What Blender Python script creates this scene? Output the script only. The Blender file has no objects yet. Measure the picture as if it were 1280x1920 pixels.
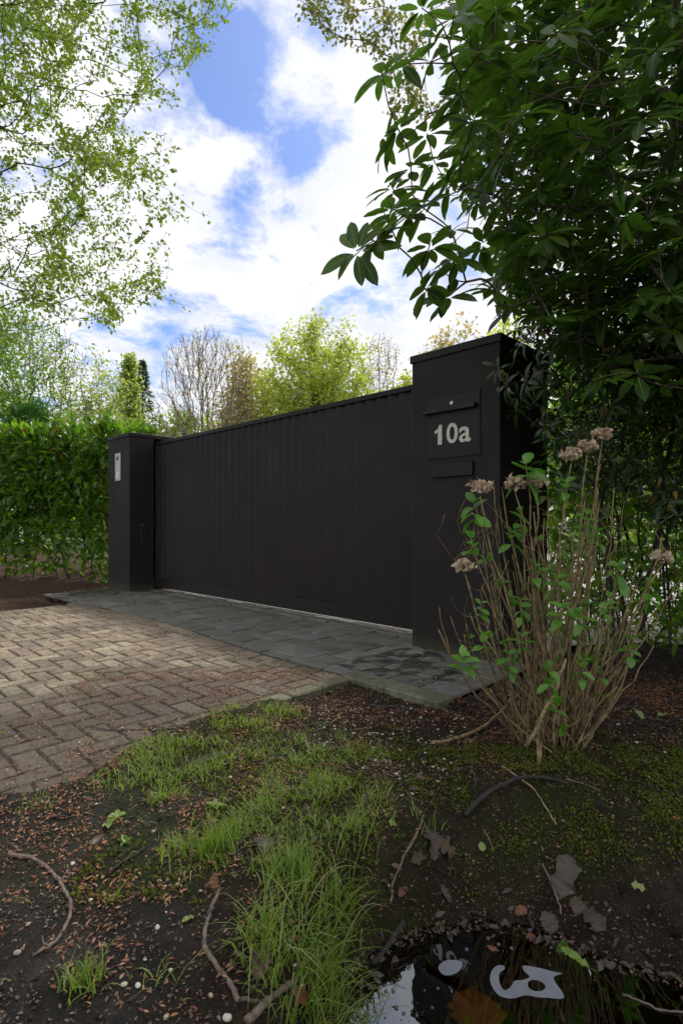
import bpy, bmesh, math, random
import numpy as np
from mathutils import Matrix, Vector
random.seed(7); rng = np.random.default_rng(7)
R = math.radians
sc = bpy.context.scene
COL = sc.collection
# ------------------------------------------------------------------ camera, sky, sun, exposure
CAMH, F, CX, HY = 0.90, 1030.0, 640.0, 984.0
cam = bpy.data.cameras.new('camera'); camo = bpy.data.objects.new('camera', cam); COL.objects.link(camo)
cam.sensor_fit = 'VERTICAL'; cam.sensor_height = 36; cam.lens = F/1920*36
cam.shift_y = (HY-960)/1920
cam.clip_start = .02; cam.clip_end = 2000
camo.location = (0, 0, CAMH); camo.rotation_euler = (R(90), 0, 0)
sc.camera = camo

SUN_EL, SUN_AZ = 52, 24      # azimuth clockwise from +Y
world = bpy.data.worlds.new("World"); sc.world = world; world.use_nodes = True
wn = world.node_tree; wn.nodes.clear()
def N(nt, typ, **kw):
    n = nt.nodes.new(typ)
    for k, v in kw.items():
        if k in n.inputs: n.inputs[k].default_value = v
        else: setattr(n, k, v)
    return n
def L(nt, a, b): nt.links.new(a, b)
def math_n(nt, op, a, b=None, c=None, clamp=False):
    n = nt.nodes.new('ShaderNodeMath'); n.operation = op; n.use_clamp = clamp
    for i, v in enumerate((a, b, c)):
        if v is None: continue
        if isinstance(v, (int, float)): n.inputs[i].default_value = v
        else: nt.links.new(v, n.inputs[i])
    return n.outputs[0]
def mixc(nt, fac, a, b, blend='MIX'):
    n = nt.nodes.new('ShaderNodeMix'); n.data_type = 'RGBA'; n.blend_type = blend
    for s, v in ((n.inputs[0], fac), (n.inputs[6], a), (n.inputs[7], b)):
        if isinstance(v, (int, float)): s.default_value = v
        elif isinstance(v, tuple): s.default_value = v if len(v) == 4 else (*v, 1)
        else: nt.links.new(v, s)
    return n.outputs[2]
def ramp(nt, fac, stops, interp='LINEAR'):
    n = nt.nodes.new('ShaderNodeValToRGB'); e = n.color_ramp; e.interpolation = interp
    while len(e.elements) < len(stops): e.elements.new(.5)
    for el, (p, c) in zip(e.elements, stops):
        el.position = p; el.color = (*c, 1) if len(c) == 3 else c
    if fac is not None: nt.links.new(fac, n.inputs[0])
    return n.outputs[0]
sky = N(wn, 'ShaderNodeTexSky', sky_type='NISHITA', sun_disc=False, sun_elevation=R(SUN_EL), sun_rotation=R(SUN_AZ), altitude=0, air_density=1.0, dust_density=.6, ozone_density=2.2)
tc = N(wn, 'ShaderNodeTexCoord')
sep = N(wn, 'ShaderNodeSeparateXYZ'); L(wn, tc.outputs['Generated'], sep.inputs[0])
zc = math_n(wn, 'MAXIMUM', sep.outputs[2], 0.0)
zc = math_n(wn, 'ADD', zc, .22)
px_ = math_n(wn, 'DIVIDE', sep.outputs[0], zc); py_ = math_n(wn, 'DIVIDE', sep.outputs[1], zc)
cmb = N(wn, 'ShaderNodeCombineXYZ'); L(wn, px_, cmb.inputs[0]); L(wn, py_, cmb.inputs[1])
nz = N(wn, 'ShaderNodeTexNoise', Scale=2.7, Detail=10.0, Roughness=.66, Distortion=.15); L(wn, cmb.outputs[0], nz.inputs['Vector'])
nz2 = N(wn, 'ShaderNodeTexNoise', Scale=.8, Detail=3.0, Roughness=.5); L(wn, cmb.outputs[0], nz2.inputs['Vector'])
nv = math_n(wn, 'ADD', math_n(wn, 'MULTIPLY_ADD', nz.outputs[0], 1.35, -.275), math_n(wn, 'MULTIPLY', nz2.outputs[0], .3))
def skydir(px, py):
    v = Vector(((px-CX)/F, 1, (HY-py)/F)); v.normalize(); return v
# clear openings between the clouds: direction, angular size, depth
for (px, py, sz, dp) in [(395,170,2.4,.15),(440,200,2.4,.15),(490,215,2.2,.10),(548,268,2.1,.20),(430,110,3,.14),(445,40,3,.12),(575,300,1.8,.14),(300,190,3.5,.07),(690,530,2.6,.14),(630,240,2.2,.12),(612,90,2,.06),
                         (170,612,2,.15),(312,612,1.8,.14),(440,375,2,.10),(470,355,1.5,.08),(60,330,6,.10),(520,470,2,.07),(90,90,7,.08),(250,100,3.5,.06),(580,445,1.6,.06)]:
    d = skydir(px, py)
    dot = N(wn, 'ShaderNodeVectorMath', operation='DOT_PRODUCT'); L(wn, tc.outputs['Generated'], dot.inputs[0]); dot.inputs[1].default_value = d
    k = 1/(1-math.cos(R(sz)))
    g = math_n(wn, 'EXPONENT', math_n(wn, 'MULTIPLY', math_n(wn, 'SUBTRACT', dot.outputs['Value'], 1.0), k))
    nv = math_n(wn, 'SUBTRACT', nv, math_n(wn, 'MULTIPLY', g, dp))
cl = ramp(wn, nv, [(.33, (0,0,0)), (.40, (.35,.35,.35)), (.50, (1,1,1))])
nz3 = N(wn, 'ShaderNodeTexNoise', Scale=2.6, Detail=6.0, Roughness=.55); L(wn, cmb.outputs[0], nz3.inputs['Vector'])
shade = ramp(wn, nz3.outputs[0], [(.34, (.74,.79,.88)), (.58, (1.05,1.05,1.06))])
cloudc = mixc(wn, 1.0, shade, (9.1, 9.1, 9.25), 'MULTIPLY')
skyc = mixc(wn, 1.0, sky.outputs[0], (.98, 1.12, 1.46), 'MULTIPLY')
skyc = mixc(wn, cl, skyc, cloudc)
bg = N(wn, 'ShaderNodeBackground', Strength=.1); L(wn, skyc, bg.inputs[0])
wo = N(wn, 'ShaderNodeOutputWorld'); L(wn, bg.outputs[0], wo.inputs[0])

sl = bpy.data.lights.new('sun', 'SUN'); sl.energy = 3.0; sl.angle = R(9); sl.color = (1, .95, .86)
so = bpy.data.objects.new('sun', sl); COL.objects.link(so)
sd = Vector((math.sin(R(SUN_AZ))*math.cos(R(SUN_EL)), math.cos(R(SUN_AZ))*math.cos(R(SUN_EL)), math.sin(R(SUN_EL))))
so.rotation_euler = sd.to_track_quat('Z', 'Y').to_euler(); so.location = (0, 0, 20)
sc.view_settings.view_transform = 'Standard'; sc.view_settings.look = 'None'
sc.view_settings.exposure = .22; sc.view_settings.gamma = 1; sc.view_settings.use_curve_mapping = False
sc.render.engine = 'CYCLES'
sc.cycles.max_bounces = 6; sc.cycles.transparent_max_bounces = 6; sc.cycles.transmission_bounces = 4
sc.cycles.use_denoising = True

# ------------------------------------------------------------------ helpers
def link(o, parent=None):
    COL.objects.link(o)
    if parent is not None: o.parent = parent
    return o
def tag(o, label=None, cat=None, group=None, kind=None):
    if label: o['label'] = label
    if cat: o['category'] = cat
    if group: o['group'] = group
    if kind: o['kind'] = kind
    return o
def empty(name, loc=(0,0,0), rz=0, label=None, cat=None, group=None, kind=None):
    o = bpy.data.objects.new(name, None); o.empty_display_size = .1
    link(o); o.location = loc; o.rotation_euler = (0, 0, rz)
    return tag(o, label, cat, group, kind)
def npmesh(name, V, faces, mat=None, smooth=False):
    """V (n,3); faces: (m,k) int array or list of such arrays"""
    if isinstance(faces, np.ndarray): faces = [faces]
    me = bpy.data.meshes.new(name)
    V = np.asarray(V, dtype=np.float32)
    me.vertices.add(len(V)); me.vertices.foreach_set('co', V.ravel())
    tot = sum(f.size for f in faces); nf = sum(len(f) for f in faces)
    me.loops.add(tot); me.polygons.add(nf)
    me.loops.foreach_set('vertex_index', np.concatenate([f.ravel() for f in faces]).astype(np.int32))
    ls = []; off = 0
    for f in faces:
        ls.append(off + np.arange(len(f))*f.shape[1]); off += f.size
    me.polygons.foreach_set('loop_start', np.concatenate(ls).astype(np.int32))
    if smooth: me.polygons.foreach_set('use_smooth', np.ones(nf, dtype=bool))
    me.update(calc_edges=True)
    if mat: me.materials.append(mat)
    return me
def meshobj(name, me, parent=None): return link(bpy.data.objects.new(name, me), parent)
class MB:
    def __init__(s): s.v = []; s.f = []
    def add(s, vs, fs):
        o = len(s.v); s.v += [tuple(p) for p in vs]; s.f += [tuple(i+o for i in f) for f in fs]
    def box(s, x0, x1, y0, y1, z0, z1, bev=0.0):
        if bev <= 0:
            vs = [(x,y,z) for z in (z0,z1) for y in (y0,y1) for x in (x0,x1)]
            s.add(vs, [(0,2,3,1),(4,5,7,6),(0,1,5,4),(2,6,7,3),(0,4,6,2),(1,3,7,5)]); return
        b = bmesh.new(); bmesh.ops.create_cube(b, size=1)
        for v in b.verts:
            v.co = ((x0+x1)/2+v.co.x*(x1-x0), (y0+y1)/2+v.co.y*(y1-y0), (z0+z1)/2+v.co.z*(z1-z0))
        bmesh.ops.bevel(b, geom=list(b.edges), offset=bev, segments=1, affect='EDGES')
        b.verts.index_update()
        s.add([v.co[:] for v in b.verts], [tuple(v.index for v in f.verts) for f in b.faces]); b.free()
    def tube(s, pts, rad, n=6, cap=True):
        pts = [Vector(p) for p in pts]; rings = []
        for i, p in enumerate(pts):
            d = (pts[min(i+1, len(pts)-1)] - pts[max(i-1, 0)]).normalized()
            a = d.cross(Vector((.13, .31, .94))).normalized(); b = d.cross(a)
            r = rad[i] if hasattr(rad, '__len__') else rad
            rings.append([p + (a*math.cos(t)+b*math.sin(t))*r for t in [2*math.pi*k/n for k in range(n)]])
        vs = [v for r in rings for v in r]; fs = []
        for i in range(len(pts)-1):
            for k in range(n): fs.append((i*n+k, i*n+(k+1)%n, (i+1)*n+(k+1)%n, (i+1)*n+k))
        if cap: fs.append(tuple(range(n))[::-1]); fs.append(tuple((len(pts)-1)*n+k for k in range(n)))
        s.add(vs, fs)
    def lathe(s, prof, n=16, M=None):
        vs = []
        for (r, z) in prof:
            for k in range(n):
                v = Vector((r*math.cos(2*math.pi*k/n), r*math.sin(2*math.pi*k/n), z)); vs.append(M @ v if M else v)
        fs = [(i*n+k, i*n+(k+1)%n, (i+1)*n+(k+1)%n, (i+1)*n+k) for i in range(len(prof)-1) for k in range(n)]
        fs.append(tuple((len(prof)-1)*n+k for k in range(n)))
        s.add(vs, fs)
    def obj(s, name, mat, parent=None, smooth=False):
        me = bpy.data.meshes.new(name); me.from_pydata(s.v, [], s.f); me.materials.append(mat)
        if smooth: me.polygons.foreach_set('use_smooth', [True]*len(me.polygons))
        me.update(); return meshobj(name, me, parent)

_T = np.random.default_rng(99).random((256, 256))
def vnoise(x, y, scale=1.0, off=0):
    x = np.asarray(x)/scale+off*7.31+1000; y = np.asarray(y)/scale+off*3.77+1000
    xi = np.floor(x).astype(int); yi = np.floor(y).astype(int); fx = x-xi; fy = y-yi
    fx = fx*fx*(3-2*fx); fy = fy*fy*(3-2*fy)
    g = lambda a, b: _T[a & 255, b & 255]
    return (g(xi,yi)*(1-fx)+g(xi+1,yi)*fx)*(1-fy)+(g(xi,yi+1)*(1-fx)+g(xi+1,yi+1)*fx)*fy
def fbm(x, y, scale, off=0, n=4):
    s = 0; a = .5
    for i in range(n): s = s + a*vnoise(x, y, scale/2**i, off+i); a *= .5
    return s
def sstep(a, b, x):
    t = np.clip((x-a)/(b-a), 0, 1); return t*t*(3-2*t)
# gate frame: u runs along the gate to the right, v goes behind it
OX, OY = .5165, 4.03
UX, UY, VX, VY = .7095, -.7047, .7047, .7095
GANG = math.atan2(UY, UX)
def G(u, v, z=0): return (OX+UX*u+VX*v, OY+UY*u+VY*v, z)
def toUV(x, y):
    dx = np.asarray(x)-OX; dy = np.asarray(y)-OY
    return UX*dx+UY*dy, VX*dx+VY*dy
def inpoly(x, y, poly):
    x = np.asarray(x, float); y = np.asarray(y, float); c = np.zeros(x.shape, bool); n = len(poly); j = n-1
    for i in range(n):
        xi, yi = poly[i]; xj, yj = poly[j]
        if yi != yj:
            c ^= ((yi > y) != (yj > y)) & (x < (xj-xi)*(y-yi)/(yj-yi)+xi)
        j = i
    return c
def distpoly(x, y, poly):
    d = np.full(np.shape(x), 1e9); n = len(poly)
    for i in range(n):
        ax, ay = poly[i]; bx, by = poly[(i+1) % n]
        ex, ey = bx-ax, by-ay; t = np.clip(((x-ax)*ex+(y-ay)*ey)/(ex*ex+ey*ey), 0, 1)
        d = np.minimum(d, np.hypot(x-ax-t*ex, y-ay-t*ey))
    return d
def proj(P):
    P = np.asarray(P, float); y = np.maximum(P[...,1], 1e-3)
    return CX+F*P[...,0]/y, HY-F*(P[...,2]-CAMH)/y
WATER_Z = -.28
POND = [(-.03,.95),(-.02,1.10),(.02,1.30),(.06,1.42),(.09,1.50),(.16,1.56),(.24,1.60),(.40,1.625),(.52,1.60),(.62,1.555),(.71,1.49),(.80,1.45),(.90,1.41),(1.2,1.36),(1.9,1.28),(2.6,1.15),(2.6,.35),(1.4,.30),(.5,.40),(.1,.62)]
def vedge(u):   # front edge of the slate apron
    return -.885+.125*np.exp(-((u+2.5)/1.2)**2)
def ubound(v): return .27+.20*sstep(-2.05, -2.5, v)
def hz(x, y):
    x = np.asarray(x, float); y = np.asarray(y, float)
    u, v = toUV(x, y)
    z = -.028+.034*(fbm(x, y, .35, 1)-.47)+.020*(fbm(x, y, .07, 5, 3)-.45)+.010*(vnoise(x, y, .022, 6)-.5)*sstep(-1.2, .2, x)+.003*(vnoise(x, y, .03, 7)-.5)
    z = z + .05*sstep(.25, .0, np.hypot(x-.86, y-2.28)) + .05*(fbm(x,y,.14,9,3)-.3)*sstep(.9,1.4,x)*sstep(3.2,1.4,y)
    dd_ = u-ubound(v); z = z+.056*sstep(.65, .0, dd_)*sstep(-1.25, -1.6, v)*sstep(.9, .5, u)
    # raised bed under the hedge
    z = z + .16*sstep(-3.2, -4.6, x)*sstep(6.0, 8.0, y)*sstep(-.35, .1, v-.12*(u+5.3)*-1)
    # pond ditch
    near = (x > -.8) & (x < 3.4) & (y < 2.8)
    ins = inpoly(x, y, POND); d = distpoly(x, y, POND)+.07*(fbm(x,y,.11,3,4)-.47)
    w = np.where(x < .12, .17, .17+.33*sstep(.12, .45, x))
    out = WATER_Z-.02+(z-WATER_Z+.02)*(1-(1-np.clip(d/w, 0, 1))**1.7)
    inn = WATER_Z-.02-.16*sstep(0, .25, d)
    z = np.where(ins, inn, np.where(near, np.minimum(out, z), z))
    # dug out under the paving so nothing pokes through
    drive = (u < ubound(v)+.09*(vnoise(x,y,.12,3)-.5)*sstep(-1.3,-1.5,v)) & (u > -4.15) & (v < vedge(u)+.02) & (v > -3.4)
    apron = (u < .87) & (u > -5.35) & (v > -.92) & (v < .75)
    z = np.where(drive | apron, np.minimum(z-.05, -.06), z)
    yard = ((v > .7) & (u < .9) & (u > -5.4)) | (v > 2.3)
    z = np.where(yard & (np.hypot(x, y) > 3), np.minimum(z, -.05), z)
    return z
def gp(px, py, zoff=0.0):
    """the ground point the camera sees at a photo pixel"""
    dx, dz = (px-CX)/F, -(py-HY)/F
    Y = np.arange(.7, 14, .004); zz = CAMH+dz*Y; h = hz(dx*Y, Y)
    u, v = toUV(dx*Y, Y)
    pav = ((u < .87) & (u > -5.35) & (v > -.92) & (v < .75)) | ((u < ubound(v)) & (u > -4.15) & (v < -.8) & (v > -3.4))
    h = np.where(pav, 0.0, h); h = np.maximum(h, WATER_Z)
    i = np.argmax(zz <= h)
    return Vector((dx*Y[i], Y[i], h[i]+zoff))
def ground_at(x, y):
    u, v = toUV(x, y)
    h = hz(x, y)
    pav = ((u < .87) & (u > -5.35) & (v > -.92) & (v < .5)) | ((u < ubound(v)) & (u > -4.15) & (v < -.8) & (v > -3.4))
    return np.where(pav, 0.002, h)

# ------------------------------------------------------------------ materials
def newmat(name):
    m = bpy.data.materials.new(name); m.use_nodes = True; nt = m.node_tree; nt.nodes.clear()
    out = N(nt, 'ShaderNodeOutputMaterial'); b = N(nt, 'ShaderNodeBsdfPrincipled'); L(nt, b.outputs[0], out.inputs[0])
    return m, nt, b, out
def coords(nt, obj=False):
    if obj:
        return N(nt, 'ShaderNodeTexCoord').outputs['Object']
    return N(nt, 'ShaderNodeNewGeometry').outputs['Position']
def noise(nt, vec, scale, detail=4, rough=.55, dist=0):
    n = N(nt, 'ShaderNodeTexNoise', Scale=scale, Detail=detail, Roughness=rough, Distortion=dist); L(nt, vec, n.inputs['Vector']); return n.outputs[0]
def bump(nt, h, bsdf, strength=.3, dist=.01, prev=None):
    n = N(nt, 'ShaderNodeBump', Strength=strength, Distance=dist); L(nt, h, n.inputs['Height'])
    if prev is not None: L(nt, prev, n.inputs['Normal'])
    if bsdf: L(nt, n.outputs[0], bsdf.inputs['Normal'])
    return n.outputs[0]
def chan(nt, sock):
    n = N(nt, 'ShaderNodeSeparateColor'); nt.links.new(sock, n.inputs[0]); return n.outputs[0]
def rnd(nt):
    g = N(nt, 'ShaderNodeNewGeometry'); o = N(nt, 'ShaderNodeObjectInfo')
    return math_n(nt, 'FRACT', math_n(nt, 'ADD', g.outputs['Random Per Island'], o.outputs['Random']))
def simple(name, col, rough=.5, metal=0, nscale=None, namp=.15, bscale=None, bst=.2, bdist=.002, spec=.5):
    m, nt, b, o = newmat(name)
    b.inputs['Roughness'].default_value = rough; b.inputs['Metallic'].default_value = metal; b.inputs['Specular IOR Level'].default_value = spec
    p = coords(nt)
    if nscale:
        n = noise(nt, p, nscale, 5)
        c = ramp(nt, n, [(.3, tuple(x*(1-namp) for x in col)), (.7, tuple(x*(1+namp) for x in col))]); L(nt, c, b.inputs['Base Color'])
    else: b.inputs['Base Color'].default_value = (*col, 1)
    if bscale: bump(nt, noise(nt, p, bscale, 3), b, bst, bdist)
    return m
def leafmat(name, cols, trans=.35, rough=.4, tcol=None, spot=0, spec=.5, back=None):
    m, nt, b, out = newmat(name)
    r = rnd(nt); n = len(cols)
    c = ramp(nt, r, [(i/max(1, n-1), c) for i, c in enumerate(cols)])
    p = coords(nt)
    c = mixc(nt, math_n(nt, 'MULTIPLY', noise(nt, p, 30, 3), .5), c, (.5,.5,.5), 'MULTIPLY')
    if spot:
        s = ramp(nt, noise(nt, p, 60, 4, .7), [(.60, (0,0,0)), (.68, (1,1,1))]); sel = math_n(nt, 'GREATER_THAN', r, 1-spot)
        c = mixc(nt, math_n(nt, 'MULTIPLY', s, sel), c, (.10,.035,.012))
    if back:
        g = N(nt, 'ShaderNodeNewGeometry'); c = mixc(nt, g.outputs['Backfacing'], c, back)
    L(nt, c, b.inputs['Base Color']); b.inputs['Roughness'].default_value = rough; b.inputs['Specular IOR Level'].default_value = spec
    t = N(nt, 'ShaderNodeBsdfTranslucent')
    tc_ = mixc(nt, 1.0, c, tcol or (1.6, 2.0, .8), 'MULTIPLY'); L(nt, tc_, t.inputs[0])
    mx = N(nt, 'ShaderNodeMixShader', Fac=trans); L(nt, b.outputs[0], mx.inputs[1]); L(nt, t.outputs[0], mx.inputs[2]); L(nt, mx.outputs[0], out.inputs[0])
    return m
def barkmat(name, col, col2, scale=18, rough=.85):
    m, nt, b, o = newmat(name); p = coords(nt)
    n = noise(nt, p, scale, 6, .65)
    c = ramp(nt, n, [(.35, col), (.65, col2)])
    L(nt, c, b.inputs['Base Color']); b.inputs['Roughness'].default_value = rough
    bump(nt, noise(nt, p, scale*4, 4), b, .5, .004); return m
M = {}
# black coated aluminium / render
def coated(name, col, rough, spec=.35):
    m, nt, b, o = newmat(name); p = coords(nt)
    c = ramp(nt, noise(nt, p, 3, 6, .6), [(.3, tuple(x*.85 for x in col)), (.7, tuple(x*1.12 for x in col))])
    L(nt, c, b.inputs['Base Color'])
    rr = ramp(nt, noise(nt, p, 2.2, 5), [(.3, (rough-.06,)*3), (.7, (rough+.08,)*3)]); L(nt, rr, b.inputs['Roughness'])
    b.inputs['Specular IOR Level'].default_value = spec*.55
    bump(nt, noise(nt, p, 900, 2), b, .08, .0004); return m, nt, b
M['gate'] = coated('dark_gate_coating', (.0200,.0165,.0145), .50)[0]
M['board'] = coated('dark_board_coating', (.0205,.0150,.0125), .48, .45)[0]
m, nt, b = coated('pillar_render', (.0215,.0180,.0158), .6)
p = coords(nt); sx = N(nt, 'ShaderNodeSeparateXYZ'); L(nt, p, sx.inputs[0])
foot = math_n(nt, 'SUBTRACT', .13, sx.outputs[2]); foot = math_n(nt, 'ADD', math_n(nt, 'MULTIPLY', foot, 5.5), math_n(nt, 'SUBTRACT', noise(nt, p, 4.5, 5), .62), clamp=True)
prev = b.inputs['Base Color'].links[0].from_socket
L(nt, mixc(nt, math_n(nt, 'MULTIPLY', foot, 1.6, clamp=True), prev, (.055,.052,.026)), b.inputs['Base Color'])
bump(nt, noise(nt, p, 160, 4), b, .25, .002)
M['pillar'] = m
M['box'] = coated('letterbox_coating', (.0150,.0135,.0130), .42, .38)[0]
M['dark'] = simple('black_gap', (.006,.006,.006), .8)
M['digit'] = simple('brushed_numerals', (.50,.49,.40), .42, .25, 60, .12)
M['steel'] = simple('brushed_steel', (.42,.42,.38), .36, .75, 40, .1)
M['chrome'] = simple('lock_metal', (.7,.7,.66), .22, 1.0)
M['lens'] = simple('lens_glass', (.01,.01,.012), .08)
M['engrave'] = simple('engraved_print', (.003,.003,.003), .9)
M['handle'] = simple('recessed_pull_metal', (.07,.07,.085), .32, .5)

# brick
m, nt, b, o = newmat('clay_paver'); p = coords(nt); r = rnd(nt)
base = ramp(nt, r, [(0, (.275,.205,.150)), (.25, (.36,.295,.215)), (.45, (.285,.220,.165)), (.6, (.200,.150,.120)), (.8, (.30,.240,.175)), (.93, (.43,.37,.275)), (1, (.245,.20,.15))])
n0 = noise(nt, p, 1.6, 5, .6); base = mixc(nt, 1.0, base, ramp(nt, n0, [(.35, (.62,.61,.59)), (.62, (1.02,1.02,1.02))]), 'MULTIPLY'); n1 = noise(nt, p, 22, 6, .7); base = mixc(nt, 1.0, base, ramp(nt, n1, [(.3, (.50,.48,.44)), (.7, (1.25,1.23,1.16))]), 'MULTIPLY')
vo = N(nt, 'ShaderNodeTexVoronoi', Scale=105.0); L(nt, p, vo.inputs['Vector'])
speck = ramp(nt, chan(nt, vo.outputs['Color']), [(.86, (0,0,0)), (.90, (1,1,1))]); core = ramp(nt, vo.outputs['Distance'], [(.25, (1,1,1)), (.4, (0,0,0))])
base = mixc(nt, math_n(nt, 'MULTIPLY', math_n(nt, 'MULTIPLY', speck, core), .9), base, (.50,.46,.38))
vo2 = N(nt, 'ShaderNodeTexVoronoi', Scale=85.0); L(nt, p, vo2.inputs['Vector'])
dk = math_n(nt, 'MULTIPLY', ramp(nt, chan(nt, vo2.outputs['Color']), [(.7, (0,0,0)), (.75, (1,1,1))]), ramp(nt, vo2.outputs['Distance'], [(.3, (1,1,1)), (.5, (0,0,0))]))
base = mixc(nt, math_n(nt, 'MULTIPLY', dk, .8), base, (.05,.042,.035))
# moss film: broad patches of the surface that stay green
mo = ramp(nt, noise(nt, p, 1.1, 6, .6), [(.50, (0,0,0)), (.66, (1,1,1))]); mo2 = ramp(nt, noise(nt, p, 34, 5, .7), [(.42, (0,0,0)), (.58, (1,1,1))])
at = N(nt, 'ShaderNodeAttribute', attribute_name='damp'); 
base = mixc(nt, math_n(nt, 'MULTIPLY', math_n(nt, 'MULTIPLY', mo, mo2), .75), base, (.060,.062,.020))
sxy = N(nt, 'ShaderNodeSeparateXYZ'); L(nt, p, sxy.inputs[0])
# earth trodden over the bricks next to the verge
vv = math_n(nt, 'ADD', math_n(nt, 'MULTIPLY', sxy.outputs[0], VX), math_n(nt, 'MULTIPLY', sxy.outputs[1], VY))
uu = math_n(nt, 'ADD', math_n(nt, 'MULTIPLY', sxy.outputs[0], UX), math_n(nt, 'MULTIPLY', sxy.outputs[1], UY))
U0 = UX*OX+UY*OY; V0 = VX*OX+VY*OY
soil = math_n(nt, 'ADD', math_n(nt, 'MULTIPLY', math_n(nt, 'ADD', uu, -U0+.95), 1.5), math_n(nt, 'MULTIPLY', math_n(nt, 'SUBTRACT', noise(nt, p, 5, 6, .7), .5), 2.4), clamp=True)
soil = math_n(nt, 'MULTIPLY', soil, math_n(nt, 'MULTIPLY', math_n(nt, 'SUBTRACT', V0-1.05, vv), 3, clamp=True), clamp=True)
base = mixc(nt, math_n(nt, 'MULTIPLY', soil, .72), base, (.042,.033,.025))
L(nt, base, b.inputs['Base Color']); b.inputs['Roughness'].default_value = .82
bn = bump(nt, noise(nt, p, 260, 4, .7), None, .55, .003); bump(nt, vo.outputs['Distance'], b, .25, .002, bn)
M['brick'] = m
M['joint'] = simple('mossy_joint_sand', (.026,.025,.011), .95, 0, 14, .5, 120, .8, .006)
# slate
m, nt, b, o = newmat('slate'); p = coords(nt); r = rnd(nt)
base = ramp(nt, r, [(0, (.11,.110,.106)), (.3, (.165,.165,.160)), (.5, (.125,.128,.120)), (.7, (.155,.160,.165)), (.88, (.205,.20,.188)), (1, (.13,.126,.116))])
base = mixc(nt, 1.0, base, ramp(nt, noise(nt, p, 6, 7, .7), [(.3, (.68,.64,.57)), (.7, (1.32,1.25,1.12))]), 'MULTIPLY')
gr = ramp(nt, noise(nt, p, 1.3, 5, .6), [(.48, (0,0,0)), (.66, (1,1,1))]); base = mixc(nt, math_n(nt, 'MULTIPLY', gr, .6), base, (.15,.15,.105))
vor = N(nt, 'ShaderNodeTexVoronoi', Scale=420.0); L(nt, p, vor.inputs['Vector'])
sp = math_n(nt, 'MULTIPLY', ramp(nt, chan(nt, vor.outputs['Color']), [(.95, (0,0,0)), (.96, (1,1,1))]), .35); base = mixc(nt, sp, base, (.22,.2,.16))
wetn = N(nt, 'ShaderNodeVectorMath', operation='DISTANCE'); L(nt, p, wetn.inputs[0]); wetn.inputs[1].default_value = G(.25, -.42, 0)
wet = math_n(nt, 'ADD', math_n(nt, 'SUBTRACT', .36, wetn.outputs['Value']), math_n(nt, 'MULTIPLY', math_n(nt, 'SUBTRACT', noise(nt, p, 7, 3, .5), .53), 2.0))
wet2 = N(nt, 'ShaderNodeVectorMath', operation='DISTANCE'); L(nt, p, wet2.inputs[0]); wet2.inputs[1].default_value = G(-5.1, -.35, 0)
wetb = math_n(nt, 'ADD', math_n(nt, 'SUBTRACT', .5, wet2.outputs['Value']), math_n(nt, 'MULTIPLY', math_n(nt, 'SUBTRACT', noise(nt, p, 6, 3, .5), .5), 2.4))
wt = math_n(nt, 'MULTIPLY', math_n(nt, 'MAXIMUM', wet, wetb), 7, clamp=True)
base = mixc(nt, math_n(nt, 'MULTIPLY', wt, .78), base, (.014,.0135,.013))
L(nt, base, b.inputs['Base Color'])
L(nt, ramp(nt, noise(nt, p, 5, 4), [(.3, (.42,)*3), (.7, (.62,)*3)]), b.inputs['Roughness'])
bn = bump(nt, noise(nt, p, 26, 5, .6), None, .35, .008); bump(nt, noise(nt, p, 240, 3), b, .3, .0015, bn)
M['slate'] = m
# concrete kerb
m, nt, b, o = newmat('mossy_concrete'); p = coords(nt)
base = ramp(nt, noise(nt, p, 12, 7, .7), [(.3, (.085,.080,.050)), (.5, (.14,.135,.09)), (.7, (.20,.19,.14))])
vor = N(nt, 'ShaderNodeTexVoronoi', Scale=260.0); L(nt, p, vor.inputs['Vector'])
sp = math_n(nt, 'MULTIPLY', ramp(nt, chan(nt, vor.outputs['Color']), [(.88, (0,0,0)), (.9, (1,1,1))]), .6); base = mixc(nt, sp, base, (.32,.29,.2))
gm = ramp(nt, noise(nt, p, 5, 6, .7), [(.45, (0,0,0)), (.6, (1,1,1))]); base = mixc(nt, math_n(nt, 'MULTIPLY', gm, .6), base, (.055,.062,.022))
L(nt, base, b.inputs['Base Color']); b.inputs['Roughness'].default_value = .88
bump(nt, noise(nt, p, 200, 4, .7), b, .6, .003); M['kerb'] = m
# soil, moss tinted by painted-on mask (moss really grows there)
m, nt, b, o = newmat('damp_soil'); p = coords(nt)
soilc = ramp(nt, noise(nt, p, 11, 8, .7), [(.30, (.008,.006,.0045)), (.5, (.026,.019,.014)), (.70, (.070,.050,.037))])
a1 = N(nt, 'ShaderNodeAttribute', attribute_name='litter').outputs['Fac']; a2 = N(nt, 'ShaderNodeAttribute', attribute_name='moss').outputs['Fac']; a3 = N(nt, 'ShaderNodeAttribute', attribute_name='mud').outputs['Fac']
lit = ramp(nt, noise(nt, p, 60, 6, .75), [(.35, (.03,.018,.012)), (.5, (.075,.040,.025)), (.65, (.14,.075,.045))])
c = mixc(nt, a1, soilc, lit)
mudc = ramp(nt, noise(nt, p, 7, 8, .65), [(.3, (.010,.009,.008)), (.5, (.030,.026,.023)), (.70, (.078,.069,.061))]); c = mixc(nt, a3, c, mudc)
mn = ramp(nt, noise(nt, p, 9, 6, .7), [(.36, (0,0,0)), (.50, (1,1,1))])
mossc = ramp(nt, noise(nt, p, 90, 5, .7), [(.3, (.012,.018,.004)), (.55, (.034,.048,.008)), (.75, (.075,.085,.014))])
c = mixc(nt, math_n(nt, 'MULTIPLY', a2, mn), c, mossc)
vs_ = N(nt, 'ShaderNodeTexVoronoi', Scale=230.0); L(nt, p, vs_.inputs['Vector'])
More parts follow.
